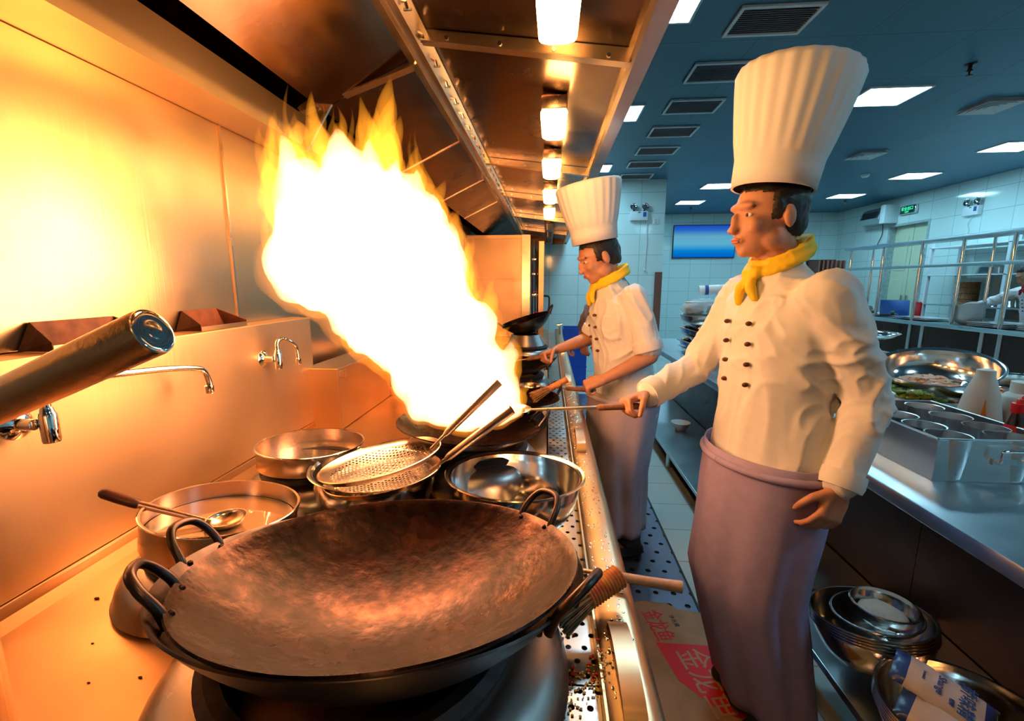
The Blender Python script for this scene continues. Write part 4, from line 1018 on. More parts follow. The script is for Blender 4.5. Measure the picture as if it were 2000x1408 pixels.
def soy(x, y, label, cap, lab=True):
    t = thing('sauce_bottle', label, 'bottle', (x, y, ZC + 0.001), group='conical dark sauce bottles')
    obj('glass_body', lathe([(0, 0), (0.040, 0), (0.044, 0.005), (0.044, 0.045), (0.042, 0.06), (0.020, 0.155), (0.016, 0.170), (0.015, 0.195), (0, 0.196)], (0, 0, 0), 40), 'soy', t)
    c = obj('screw_cap', lathe([(0, 0.225), (0.006, 0.224), (0.009, 0.218), (0.010, 0.212), (0.019, 0.210), (0.020, 0.206), (0.019, 0.180), (0.0165, 0.178), (0, 0.178)], (0, 0, 0), 32), cap, t)
    if lab:
        lb = wrap_label(0, 0, 0, 2 * PI, 0.062, 0.138, 0.0418, 0.0246, 'red_label', 'red_label', t, n=40)
        wrap_label(0, 0, R(238), R(300), 0.085, 0.122, 0.0370, 0.0287, 'porcelain', 'white_badge', t, n=10)
        wrap_label(0, 0, R(236), R(302), 0.079, 0.086, 0.0383, 0.0368, 'green_label', 'green_stripe', t, n=10)
        a = R(262); n = V((math.cos(a), math.sin(a), 0.22)); xd = V((-math.sin(a), math.cos(a), 0))
        text('lettering', '家乐', 0.015, 'red_ink', t, (0.0355 * math.cos(a), 0.0355 * math.sin(a), 0.103), xd, V((-math.cos(a) * 0.22, -math.sin(a) * 0.22, 1)), 0.0008)
    return t
soy(1.545, 1.545, 'dark soy sauce bottle with red label and red cap, nearest one', 'red_plastic')
soy(1.615, 1.60, 'second red capped sauce bottle, just behind the nearest', 'red_plastic')
soy(1.68, 1.55, 'sauce bottle with a yellow cap at the right edge of the photo', 'yellow_label')
# big tilted bowl of meat on a tray of greens, soup pot, stacked bowls
def hotel_pan(name, label, x0, x1, y0, y1, z, h, group=None, rot=0.0, mat='pan_steel'):
    t = thing(name, label, 'tray', ((x0 + x1) / 2, (y0 + y1) / 2, z), (0, 0, rot), group)
    a, b = (x1 - x0) / 2, (y1 - y0) / 2; bm = BM()
    def ring(k, zz):
        rr = 0.03; pts = []
        for cx, cy, s in ((a - k - rr, b - k - rr, 0), (-(a - k - rr), b - k - rr, 1), (-(a - k - rr), -(b - k - rr), 2), (a - k - rr, -(b - k - rr), 3)):
            for i in range(5):
                an = (s + i / 4) * PI / 2; pts.append(bm.verts.new((cx + rr * math.cos(an), cy + rr * math.sin(an), zz)))
        return pts
    rs = [ring(0.0, h - 0.004), ring(0.0, h), ring(0.016, h), ring(0.019, h - 0.01), ring(0.03, 0.004), ring(0.05, 0.002)]
    ro = [ring(0.0, h - 0.004), ring(0.015, h - 0.004), ring(0.017, h - 0.012), ring(0.028, 0.0), ring(0.05, 0.0)]
    for L in (rs, ro):
        for A, B in zip(L, L[1:]):
            n = len(A)
            for i in range(n): bm.faces.new((A[i], A[(i + 1) % n], B[(i + 1) % n], B[i]))
        bm.faces.new(L[-1])
    bmesh.ops.remove_doubles(bm, verts=bm.verts[:], dist=1e-5)
    obj('tray_body', bm, mat, t)
    return t
def heap(name, label, cat, mat, x0, x1, y0, y1, z, hh, n, s, seed, flat=0.35):
    r_ = random.Random(seed); bm = BM()
    cx, cy = (x0 + x1) / 2, (y0 + y1) / 2; hx, hy = (x1 - x0) / 2, (y1 - y0) / 2
    for _ in range(n):
        u, v = r_.uniform(-1, 1), r_.uniform(-1, 1)
        if u * u + v * v > 1.15: continue
        zz = z + hh * max(0, 1 - 0.6 * (u * u + v * v)) * r_.uniform(0.5, 1)
        M = Matrix.Translation((cx + u * hx * 0.9, cy + v * hy * 0.9, zz)) @ Matrix.Rotation(r_.uniform(0, 6.3), 4, 'Z') @ Matrix.Rotation(r_.uniform(-0.7, 0.7), 4, 'X') @ Matrix.Diagonal((s * r_.uniform(0.7, 1.5), s * r_.uniform(0.4, 0.8), s * flat, 1))
        vs = ball(bm, (0, 0, 0), 1.0, 1)
        for q in vs: q.co = M @ q.co
    box(bm, cx - hx * 0.8, cx + hx * 0.8, cy - hy * 0.8, cy + hy * 0.8, z - 0.01, z + hh * 0.35)
    o = obj(name, bm, mat); tag(o, label, cat, kind='stuff'); return o
hotel_pan('steel_tray', 'long deep steel tray of greens under the tilted meat bowl', 1.62, 1.98, 2.06, 2.68, ZC + 0.001, 0.075)
heap('leafy_greens', 'dark leafy greens in the tray under the tilted bowl', 'vegetables', 'greens', 1.67, 1.93, 2.12, 2.62, ZC + 0.02, 0.06, 260, 0.022, 21)
t = mixing_bowl('mixing_bowl', 'large tilted polished bowl of sliced meat on the right counter', 'bowl', (1.895, 2.30, 0.985), 0.235, 0.145, (R(11), R(-12), 0))
mt = heap('sliced_meat', 'pale sliced cooked meat lying in the large tilted bowl', 'meat', 'meat', -0.11, 0.11, -0.11, 0.11, 0.0, 0.05, 130, 0.028, 22, 0.3)
mt.location = (1.865, 2.29, 0.885)
mixing_bowl('mixing_bowl', 'dark polished bowl at the right edge behind the squeeze bottle', 'bowl', (2.20, 2.24, 0.93), 0.20, 0.13, (0, R(-3), 0))
def pot(label, x, y, z, r, h, name='steel_pot', fill='water'):
    t = thing(name, label, 'pot', (x, y, z))
    obj('pot_body', lathe([(0, 0), (r - 0.006, 0), (r, 0.006), (r, h - 0.004), (r + 0.008, h), (r + 0.008, h + 0.003), (r - 0.003, h + 0.002), (r - 0.004, 0.006), (0, 0.004)], (0, 0, 0), 64), 'bowl_steel', t)
    obj('liquid', lathe([(0, h * 0.72), (r - 0.005, h * 0.72), (r - 0.005, h * 0.6), (0, h * 0.6)], (0, 0, 0), 48), fill, t)
    return t
pot('small steel pot with golden liquid behind the condiment tray', 1.44, 2.10, ZC + 0.001, 0.102, 0.115)
pot('taller steel soup pot behind the small pot', 1.75, 2.86, ZC + 0.001, 0.155, 0.135)
pot('low steel pot right of the front chef on the counter', 1.55, 2.52, ZC + 0.001, 0.12, 0.10)
hotel_pan('steel_tray', 'steel tray of chopped greens behind the soup pot', 1.80, 2.33, 3.05, 3.55, ZC + 0.001, 0.135)
heap('chopped_greens', 'bright green chopped scallions piled in a steel tray', 'vegetables', 'greens', 1.84, 2.29, 3.09, 3.51, ZC + 0.10, 0.09, 520, 0.022, 23)
t = thing('glass_bowl', 'dark green bowl standing on the chopped greens', 'bowl', (1.99, 3.12, 0.965))
obj('bowl_body', lathe([(0, 0), (0.075, 0), (0.125, 0.06), (0.122, 0.06), (0.072, 0.004), (0, 0.004)], (0, 0, 0), 48), plain('dark_green_glaze', (0.05, 0.08, 0.02), 0.15, coat=0.5), t)
mixing_bowl('mixing_bowl', 'wide shallow polished bowl on top of the green bowl', 'bowl', (2.03, 3.12, 1.065), 0.235, 0.040)

# ------------------------------------------------------------------ lower shelf stacks
def shallow_bowl(name, label, c, rad, h, rot, group, flange=0.010):
    t = thing(name, label, 'bowl', c, rot, group)
    sp = spline([(0, 0, 0), (0.36, 0.0, 0), (0.55, 0.06, 0), (0.80, 0.36, 0), (0.93, 0.75, 0), (0.955, 0.98, 0)], 4)
    pr = [(max(0, p.x) * rad, p.y * h - h) for p in sp]
    inn = [(max(0, r - 0.0018), z + 0.0018) for r, z in pr]
    o_ = [(0, -h)] + pr[1:] + [(rad - 0.002, -0.004), (rad, -0.002), (rad - 0.002, 0.0), (0.96 * rad, 0.0)] + inn[::-1]; o_[-1] = (0, inn[0][1])
    obj('bowl_body', lathe(o_, (0, 0, 0), 80), 'bowl_steel', t)
    return t
r1 = tilt(0, -0.17, -0.10)
base = V((0.962, 1.258, 0.420)); nn = V((math.sin(-0.10), 0.17, 1)).normalized()
g0 = shallow_bowl('nested_bowl', 'bottom bowl of the nested stack at the back of the low shelf', base - nn * 0.032, 0.1535, 0.125, r1, 'nested bowls at the back of the low shelf')
for i in range(1, 5): copy_thing(g0, base - nn * (0.032 - 0.008 * i), ['', 'second bowl from the bottom of the back nested stack', 'middle bowl of the back nested stack', 'second bowl from the top of the back nested stack', 'top bowl of the back nested stack on the low shelf'][i])
shallow_bowl('small_bowl', 'smaller polished bowl lying inside the back nested stack', base + V((0.012, -0.006, 0.006)), 0.112, 0.075, tilt(0, -0.12, -0.14), None)
shallow_bowl('flour_bowl', 'small bowl of white flour on top of the back bowl stack', base + V((0.030, -0.010, 0.036)), 0.084, 0.062, tilt(0, -0.04, -0.03), None)
bm = BM(); ball(bm, (0, 0, 0), (0.062, 0.062, 0.020), 3)
for v in bm.verts: v.co.z += 0.006 * noise.noise(v.co * 60)
o = obj('flour', bm, 'flour'); o.location = base + V((0.030, -0.010, 0.0)); tag(o, 'white flour heaped in the small bowl on the low shelf', 'flour', kind='stuff')
base2 = V((0.985, 0.948, 0.400)); r2_ = tilt(0, -0.03, 0.0)
g1 = shallow_bowl('nested_bowl', 'bottom bowl of the nested stack holding the seasoning bags', base2 - V((0, 0, 0.028)), 0.182, 0.13, r2_, 'nested bowls under the seasoning bags')
for i in range(1, 5): copy_thing(g1, base2 - V((0, 0, 0.028 - 0.007 * i)), ['', 'second bowl from the bottom under the seasoning bags', 'middle bowl of the stack under the seasoning bags', 'second bowl from the top under the seasoning bags', 'top bowl of the front stack, holding the seasoning bags'][i])
def bag(label, M, L, W, H, main, ends, seed):
    t = thing('seasoning_bag', label, 'bag', M.to_translation(), M.to_euler())
    def sheet(u0, u1, puff=1.0):
        bm = BM(); nx, ny = max(4, int(24 * (u1 - u0))), 14; top, bot = [], []
        for i in range(nx + 1):
            u = u0 + (u1 - u0) * i / nx; ra, rb = [], []
            for j in range(ny + 1):
                v = j / ny; x = (u - 0.5) * L; y = (v - 0.5) * W
                e = (max(0.0, 1 - (2 * u - 1) ** 6) * max(0.0, 1 - (2 * v - 1) ** 4)) ** 0.7
                zz = H * e * puff + 0.004 * noise.noise(V((x * 40, y * 40, seed)))
                ra.append(bm.verts.new((x, y, zz + 0.001))); rb.append(bm.verts.new((x, y, -H * 0.25 * e)))
            top.append(ra); bot.append(rb)
        for G in (top, bot):
            for i in range(nx):
                for j in range(ny): bm.faces.new((G[i][j], G[i + 1][j], G[i + 1][j + 1], G[i][j + 1]))
        for i in range(nx):
            for j in (0, ny): bm.faces.new((top[i][j], top[i + 1][j], bot[i + 1][j], bot[i][j]))
        for j in range(ny):
            for i in (0, nx): bm.faces.new((top[i][j], top[i][j + 1], bot[i][j + 1], bot[i][j]))
        return bm
    obj('bag_body', sheet(0.14, 0.86), main, t)
    obj('bag_end', sheet(0.0, 0.14), ends[0], t); obj('bag_end', sheet(0.86, 1.0), ends[1], t)
    return t
Mb = Matrix.Translation((0.962, 1.005, 0.402)) @ Matrix.Rotation(R(-42), 4, 'Z') @ Matrix.Rotation(R(14), 4, 'Y') @ Matrix.Rotation(R(10), 4, 'X')
tb = bag('upper plastic seasoning bag with big dark blue characters', Mb, 0.195, 0.105, 0.018, 'bag', ['bag_blue', 'bag_blue'], 1)
text('lettering', '娇味精', 0.033, 'blue_ink', tb, (0.036, 0.0, 0.0205), (0, -1, 0.0), (1, 0, 0), 0.0006)
text('script_lettering', 'Shange', 0.021, 'blue_ink', tb, (-0.010, 0.0, 0.0205), (0, -1, 0.0), (1, 0.2, 0), 0.0006)
text('small_lettering', '特鲜', 0.011, 'blue_ink', tb, (0.012, -0.028, 0.0200), (0, -1, 0.0), (1, 0, 0), 0.0006)
text('small_lettering', 'SHANGE', 0.007, 'blue_ink', tb, (-0.042, 0.0, 0.0200), (0, -1, 0.0), (1, 0, 0), 0.0006)
Mb = Matrix.Translation((0.918, 0.925, 0.376)) @ Matrix.Rotation(R(-48), 4, 'Z') @ Matrix.Rotation(R(6), 4, 'Y') @ Matrix.Rotation(R(8), 4, 'X')
tb = bag('lower seasoning bag with a red diamond and a red end', Mb, 0.19, 0.095, 0.016, 'bag', ['bag_blue', 'red_label'], 2)
obj('red_diamond', prism(BM(), [(0.005, 0), (0.035, -0.020), (0.065, 0), (0.035, 0.020)], 'z', 0.0185, 0.0192), 'red_ink', tb, False)
text('lettering', 'ME', 0.019, 'porcelain', tb, (0.035, 0.0, 0.0196), (1, 0, 0.0), (0, 1, 0), 0.0005)

# ================================================================== FLOOR THINGS
M_['matholes'] = holes('punched_floor_steel', 0.078, 0.0125, (0.36, 0.33, 0.42), 0.35)
t = thing('floor_drain_cover', 'grey punched steel drain cover along the aisle floor', 'drain cover')
bm = BM(); box(bm, 0.19, 0.652, 1.70, 5.5, 0.006, 0.008)
obj('punched_plate', bm, 'matholes', t, False)
obj('dark_channel', bx(0.20, 0.64, 1.71, 5.49, 0.0005, 0.001), 'black', t, False)
bm = BM(); box(bm, 0.652, 0.662, 1.70, 5.5, 0.0, 0.012); box(bm, 0.18, 0.19, 1.70, 5.5, 0.0, 0.012); obj('edge_strip', bm, 'black', t, False)
t = thing('flattened_box', 'flattened brown cardboard box with red characters on the floor', 'cardboard box')
bm = BM(); prism(bm, [(0.23, 1.02), (0.74, 0.98), (0.80, 1.70), (0.56, 1.735), (0.53, 1.765), (0.43, 1.775), (0.30, 1.74)], 'z', 0.0125, 0.0165)
cb = obj('cardboard_sheet', bm, 'card', t, False)
obj('red_panel', prism(BM(), [(0.43, 1.545), (0.74, 1.545), (0.74, 1.22), (0.58, 1.27), (0.47, 1.38)], 'z', 0.0166, 0.0172), 'red_ink', t, False)
a_ = R(-78)
xd = (math.cos(a_), math.sin(a_), 0); yd = (math.cos(a_ + PI / 2), math.sin(a_ + PI / 2), 0)
text('lettering', '金龙鱼', 0.092, 'red_ink', t, (0.455, 1.635, 0.0172), xd, yd, 0.0004, squash=0.60)
text('lettering', '金龙鱼', 0.13, 'card_ink', t, (0.565, 1.385, 0.0178), xd, yd, 0.0004, squash=0.72)
bm = _torus(0.022, 0.003, 32); bm.transform(Matrix.Translation((0.49, 1.20, 0.0165)) @ Matrix.Diagonal((1, 1, 0.2, 1))); obj('blue_roundel', bm, 'blue_ink', t)
text('small_lettering', '净含量', 0.022, 'dark_ink', t, (0.53, 1.665, 0.0170), xd, yd, 0.0003)

# ================================================================== FAR END OF THE RANGE
t = thing('steel_cupboard', 'upright brushed steel cupboard at the far end of the range', 'cupboard')
obj('cupboard_body', bx(-0.93, -0.30, 5.0, 5.35, ZC + 0.001, 1.90, 0.003), 'wall_steel', t, False)
bm = BM(); box(bm, -0.88, -0.31, 4.992, 4.999, 1.42, 1.86, 0.002); obj('upper_door', bm, 'top_steel', t, False)
bm = BM(); box(bm, -0.88, -0.31, 4.992, 4.999, 0.85, 1.41, 0.002); obj('lower_door', bm, 'top_steel', t, False)
obj('side_post', bx(-0.30, -0.205, 4.98, 5.02, ZC + 0.001, 1.90, 0.002), 'beam_steel', t, False)
t = thing('gas_pipework', 'upright pipes with small red valve handles beside the cupboard', 'pipework')
bm = BM()
for x in (-0.185, -0.150, -0.125): tube([(x, 5.06, ZC + 0.001), (x, 5.06, 1.84)], 0.009, bm, 12)
obj('pipes', bm, 'dark_steel', t)
for z in (1.02, 1.25, 1.48, 1.64):
    vb = obj('valve', bx(-0.19, -0.12, 5.035, 5.050, z - 0.015, z + 0.015, 0.004), 'chrome', t)
    if z != 1.64: obj('valve_handle', bx(-0.165, -0.115, 5.018, 5.034, z + 0.03, z + 0.045, 0.003), 'red_plastic', vb)
obj('hose', tube(spline([(-0.15, 5.03, 1.75), (-0.13, 5.0, 1.62), (-0.14, 5.0, 1.45), (-0.12, 5.0, 1.3)], 6), 0.01), 'black', t)
t = thing('dividing_screen', 'narrow upright steel screen right of the pipework', 'screen')
obj('panel_sheet', bx(-0.115, -0.055, 4.98, 5.32, ZC + 0.001, 1.83, 0.003), 'wall_steel', t, False)
obj('grip_handle', tube(spline([(-0.054, 5.0, 1.24), (-0.02, 4.98, 1.24), (0.005, 4.98, 1.22), (0.004, 4.98, 1.12), (-0.01, 4.98, 1.06)], 5), 0.010), 'black', t)
t = thing('blue_crate', 'blue plastic crate on the floor behind the middle chef', 'crate')
bm = BM(); box(bm, 0.20, 0.52, 6.0, 6.4, 0.001, 0.02)
for a in ((0.20, 0.21, 6.0, 6.4), (0.51, 0.52, 6.0, 6.4), (0.21, 0.51, 6.0, 6.01), (0.21, 0.51, 6.39, 6.4)): box(bm, *a, 0.02, 0.78)
obj('crate_body', bm, 'blue_crate', t, False)
for z in (0.25, 0.5): obj('rib', bx(0.195, 0.525, 5.995, 5.9995, z, z + 0.02), 'blue_crate', t, False)
t = thing('range_water_pipe', 'small upright tap post at the far corner of the range', 'tap')
obj('post', tube([(0.13, 5.2, ZC + 0.008), (0.13, 5.2, 0.90)], 0.012), 'chrome', t); obj('tap_head', tube([(0.10, 5.2, 0.90), (0.16, 5.2, 0.91)], 0.016), 'chrome', t)

# stacked steel trays with wrapped plates behind the middle chef
prev = None
cols = ['bottom tray of the stack between the two chefs', 'second tray from the bottom of the stack between the chefs', 'third tray from the bottom of the stack between the chefs', 'third tray from the top of the stack between the chefs', 'second tray from the top of the stack between the chefs', 'top tray of the stack between the two chefs']
for i, lb in enumerate(cols):
    x0 = 1.05 + 0.012 * (i % 2); z = ZC + 0.001 + i * 0.050
    if prev is None: prev = hotel_pan('stacked_tray', lb, x0, x0 + 0.44, 3.3, 3.72, z, 0.055, 'stacked steel trays between the chefs', mat='bowl_steel')
    else: copy_thing(prev, (x0 + 0.22, 3.51, z), lb, rot=(0, 0, R((-3, 2, 4, -2, 3, 0)[i])))
t = hotel_pan('wrapped_tray', 'smaller cling filmed steel tray on top of the tray stack', 1.03, 1.36, 3.40, 3.70, ZC + 0.315, 0.045, mat='pan_steel')
def plate_stack(label0, x, y, z, r, n, group, stp=0.011, name='plate', names=None):
    p0 = None
    for i in range(n):
        lb = (names[i] if names else '%s plate %s' % (label0, i))
        if p0 is None:
            p0 = thing(name, lb, 'plate', (x, y, z), group=group)
            obj('plate_body', lathe([(0, 0), (r * 0.55, 0), (r * 0.65, 0.004), (r, 0.018), (r - 0.001, 0.0205), (r * 0.64, 0.007), (r * 0.5, 0.004), (0, 0.004)], (0, 0, 0), 40), 'porcelain', p0)
        else: copy_thing(p0, (x, y, z + i * stp), lb)
ordn = ['bottom', 'second lowest', 'third lowest', 'fourth lowest', 'fifth lowest', 'sixth lowest', 'seventh lowest', 'eighth lowest', 'ninth lowest', 'top']
def stn(n, s): return ['%s %s' % (ordn[i] if i < n - 1 else 'top', s) for i in range(n)]
plate_stack('', 1.12, 3.55, ZC + 0.362, 0.075, 8, 'wrapped plates on the tray stack, left pile', names=stn(8, 'plate of the left wrapped pile on the tray stack'))
plate_stack('', 1.285, 3.55, ZC + 0.362, 0.075, 6, 'wrapped plates on the tray stack, right pile', names=stn(6, 'plate of the right wrapped pile on the tray stack'))
t = thing('plastic_wrap', 'crumpled clear film draped over the plate piles', 'plastic film')
bm = BM(); ball(bm, (1.20, 3.55, ZC + 0.41), (0.18, 0.12, 0.075), 4)
for v in bm.verts:
    v.co.z = max(v.co.z, ZC + 0.365); v.co += V((1, 1, 0.6)) * 0.012 * noise.noise(v.co * 28)
obj('film', bm, 'vinyl', t)
t = thing('paper_roll', 'white paper roll lying on the wrapped plates', 'paper roll')
obj('roll', tube([(1.16, 3.60, ZC + 0.545), (1.34, 3.56, ZC + 0.555)], 0.036, seg=28), 'porcelain', t)
obj('band', tube([(1.20, 3.59, ZC + 0.5472), (1.225, 3.585, ZC + 0.5485)], 0.0375, seg=28), 'blue_ink', t)
# brown folding table by the back wall
t = thing('folding_table', 'brown folding table with small items by the back wall', 'table')
obj('table_top', bx(2.75, 4.2, 8.6, 9.3, 0.98, 1.01), 'brownbox', t, False)
for x in (2.85, 4.1):
    for y in (8.68, 9.22): obj('leg', tube([(x, y, 0.0), (x, y, 0.98)], 0.016), 'brownbox', t)
obj('brace', tube([(2.85, 8.68, 0.6), (3.1, 8.68, 0.98)], 0.01), 'brownbox', t)
for k, (x, lb) in enumerate(((2.85, 'small white saucer at the left end of the brown table'), (3.1, 'small white saucer in the middle of the brown table'), (3.4, 'small white saucer at the right of the brown table'))):
    tag(obj('saucer', lathe([(0, 0), (0.03, 0), (0.075, 0.03), (0.072, 0.03), (0.028, 0.004), (0, 0.004)], (x, 8.75, 1.011), 24), 'porcelain'), lb, 'saucer', 'saucers on the brown table')

# ================================================================== PASS ON THE RIGHT
ps = thing('serving_pass', 'steel serving pass counter along the far right with open front', 'counter')
obj('worktop', bx(4.70, 5.26, 3.6, 7.9, 0.85, 0.90, 0.004), 'table_steel', ps)
obj('back_panel', bx(5.1, 5.12, 3.7, 7.8, 0.05, 0.849), 'dark_steel', ps, False)
for y in (7.8, 7.4, 7.25, 6.3, 6.1, 5.3, 5.1, 4.0): obj('leg', tube([(4.78, y, 0.0), (4.78, y, 0.849)], 0.022, seg=16), 'table_steel', ps)
obj('foot_rail', tube([(4.78, 4.0, 0.2), (4.78, 7.8, 0.2)], 0.014), 'table_steel', ps)
os_ = thing('over_shelf', 'two rail steel over shelf standing on the serving pass', 'shelf rack')
obj('top_rail', bx(4.72, 4.79, 4.0, 7.75, 1.885, 1.925, 0.003), 'table_steel', os_)
obj('top_shelf', bx(4.79, 5.1, 4.0, 7.75, 1.90, 1.912), 'table_steel', os_, False)
obj('middle_rail', bx(4.72, 4.79, 4.0, 7.9, 1.575, 1.61, 0.003), 'table_steel', os_)
for y in (7.62, 6.93, 6.26, 5.68, 5.1, 4.4): obj('post', tube([(4.755, y, 0.901), (4.755, y, 1.885)], 0.019, seg=18), 'chrome', os_)
for y in (7.62, 5.68, 4.4): obj('rear_post', tube([(5.08, y, 0.901), (5.08, y, 1.90)], 0.016, seg=14), 'chrome', os_)
def flat_plates(x, y, z, n, sx, sy, group, names):
    p0 = None
    for i in range(n):
        if p0 is None:
            p0 = thing('oblong_plate', names[i], 'plate', (x, y, z), group=group)
            bm = BM(); box(bm, -sx * 0.6, sx * 0.6, -sy * 0.6, sy * 0.6, 0, 0.004)
            v = [(-sx * 0.6, -sy * 0.6), (sx * 0.6, -sy * 0.6), (sx * 0.6, sy * 0.6), (-sx * 0.6, sy * 0.6)]; o2 = [(-sx, -sy), (sx, -sy), (sx, sy), (-sx, sy)]
            for k in range(4):
                a, b, c, d = v[k], v[(k + 1) % 4], o2[(k + 1) % 4], o2[k]
                vs = [bm.verts.new((*a, 0.0)), bm.verts.new((*b, 0.0)), bm.verts.new((*c, 0.014)), bm.verts.new((*d, 0.014)), bm.verts.new((*a, 0.004)), bm.verts.new((*b, 0.004)), bm.verts.new((*c, 0.017)), bm.verts.new((*d, 0.017))]
                for q in ((0, 1, 2, 3), (4, 7, 6, 5), (2, 3, 7, 6), (0, 1, 5, 4), (0, 3, 7, 4), (1, 2, 6, 5)): bm.faces.new([vs[j] for j in q])
            obj('plate_body', bm, 'porcelain', p0, False)
        else: copy_thing(p0, (x + 0.008 * (i % 2), y, z + i * 0.0175), names[i])
flat_plates(4.98, 4.72, 0.901, 6, 0.20, 0.24, 'oblong plates stacked at the near end of the pass', stn(6, 'plate of the near oblong pile at the right edge of the pass'))
flat_plates(4.95, 5.26, 0.901, 3, 0.20, 0.22, 'oblong plates in front of the reaching chef', stn(3, 'plate of the low pile just right of the white bowls'))
flat_plates(4.93, 6.35, 0.901, 2, 0.17, 0.28, 'oblong plates beyond the white bowls', stn(2, 'plate beyond the white bowls on the pass'))
flat_plates(4.93, 7.25, 0.901, 2, 0.17, 0.28, 'oblong plates at the far end of the pass', stn(2, 'plate at the far end of the pass'))
for i, (x, y) in enumerate(((4.86, 7.45), (4.85, 7.12), (4.86, 6.75))):
    t = thing('garnish_pot', ['small garnish at the far end of the pass', 'middle small garnish on the far plates', 'nearest small green garnish on the far plates'][i], 'garnish', (x, y, 0.937))
    obj('pot_base', lathe([(0, 0), (0.018, 0), (0.020, 0.03), (0, 0.03)], (0, 0, 0), 16), 'dark_steel', t)
    bm = BM(); r_ = random.Random(i)
    for _ in range(14): ball(bm, (r_.uniform(-0.02, 0.02), r_.uniform(-0.02, 0.02), 0.035 + r_.uniform(0, 0.02)), 0.009, 1)
    obj('green_sprig', bm, 'greens', t)
# leaning stack of square white bowls
b0 = None
for i in range(14):
    nm = '%s white square bowl of the leaning stack on the pass' % (['lowest', 'second lowest', 'third lowest', 'fourth lowest', 'fifth lowest', 'sixth lowest', 'seventh lowest', 'seventh highest', 'sixth highest', 'fifth highest', 'fourth highest', 'third highest', 'second highest', 'topmost'][i])
    if b0 is None:
        b0 = thing('square_bowl', nm, 'bowl', (4.90, 5.66, 0.902), group='leaning stack of white square bowls')
        bm = BM(); n = 32; rings = []
        for r, z, up in ((0.001, 0.004, 0), (0.06, 0.004, 0), (0.10, 0.03, 0), (0.15, 0.075, 0.02), (0.152, 0.078, 0.02), (0.10, 0.026, 0), (0.06, 0.0, 0), (0.001, 0.0, 0)):
            ring = []
            for k in range(n):
                a = 2 * PI * k / n; c, s = math.cos(a), math.sin(a); q = (abs(c) ** 4 + abs(s) ** 4) ** (-1 / 4)
                ring.append(bm.verts.new((0.82 * r * c * q, 0.82 * r * s * q, z + up * (q - 1) * 4)))
            rings.append(ring)
        for A, B in zip(rings, rings[1:]):
            for k in range(n): bm.faces.new((A[k], A[(k + 1) % n], B[(k + 1) % n], B[k]))
        obj('bowl_body', bm, 'porcelain', b0)
    else: copy_thing(b0, (4.90 + 0.002 * i, 5.66, 0.902 + i * 0.0125), nm, rot=(R(-0.5 * i), R(-0.8 * i), 0))
t = thing('blue_screen', 'blue tilted panel standing on the pass in front of the door', 'panel')
obj('panel_face', xform(bx(-0.17, 0.17, -0.006, 0.006, 0, 0.24, 0.003), Matrix.Translation((5.10, 7.05, 0.903)) @ Matrix.Rotation(R(-25), 4, 'Z') @ Matrix.Rotation(R(-16), 4, 'X')), 'blue_board', t)
obj('panel_stand', xform(bx(-0.10, 0.10, 0.05, 0.10, 0, 0.16, 0.003), Matrix.Translation((5.10, 7.05, 0.903)) @ Matrix.Rotation(R(-25), 4, 'Z')), 'black', t)
t = thing('red_tin', 'small red tin beside the blue panel', 'tin')
_tx = 5.18
obj('tin_body', lathe([(0, 0), (0.045, 0), (0.045, 0.2), (0.03, 0.22), (0, 0.22)], (5.18, 6.75, 0.902), 24), 'red_plastic', t)

# storage shelves against the right wall
sr = thing('storage_rack', 'steel storage rack against the right wall with steamers and pans', 'rack')
for z in (0.15, 0.62, 1.07, 1.50, 1.90): obj('rack_shelf', bx(5.72, 6.17, 5.0, 7.4, z - 0.015, z, 0.002), 'white_paint' if z > 1.2 else 'table_steel', sr, False)
for x in (5.74, 6.15):
    for y in (5.02, 6.2, 7.38): obj('rack_post', bx(x - 0.02, x + 0.02, y - 0.02, y + 0.02, 0, 1.98), 'white_paint', sr, False)
def steamer(x, y, z, n, r, label):
    t = thing('bamboo_steamer', label, 'steamer', (x, y, z), group='bamboo steamers on the storage rack')
    for i in range(n):
        obj('steamer_tier', lathe([(0, 0), (r - 0.008, 0), (r, 0.004), (r, 0.062), (r + 0.004, 0.064), (r + 0.004, 0.078), (r - 0.01, 0.080), (r - 0.012, 0.01), (0, 0.01)], (0, 0, i * 0.082), 40), 'bamboo', t)
M_['bamboo'].node_tree.nodes['Principled BSDF'].inputs['Roughness'].default_value = 0.6
steamer(5.93, 6.92, 1.071, 4, 0.13, 'bamboo steamer tower low on the rack, left of the pans')
steamer(5.93, 5.75, 1.501, 4, 0.17, 'large bamboo steamer tower on the upper shelf at the right')
steamer(5.93, 6.15 - 0.75, 1.071, 3, 0.16, 'bamboo steamer tower on the middle shelf behind the reaching chef') if False else None
for (x, y, z, lb) in ((5.93, 6.55, 1.501, 'upturned steel basin on the upper rack shelf'), (5.92, 6.35, 1.071, 'steel basin beside the low bamboo steamers')):
    t = thing('steel_basin', lb, 'basin', (x, y, z)); obj('basin_body', lathe([(0.20, 0), (0.205, 0.004), (0.195, 0.01), (0.17, 0.09), (0.12, 0.12), (0, 0.125), (0, 0.12), (0.11, 0.115), (0.165, 0.085), (0.19, 0.008)], (0, 0, 0), 48, closed=False), 'bowl_steel', t)
k0 = None
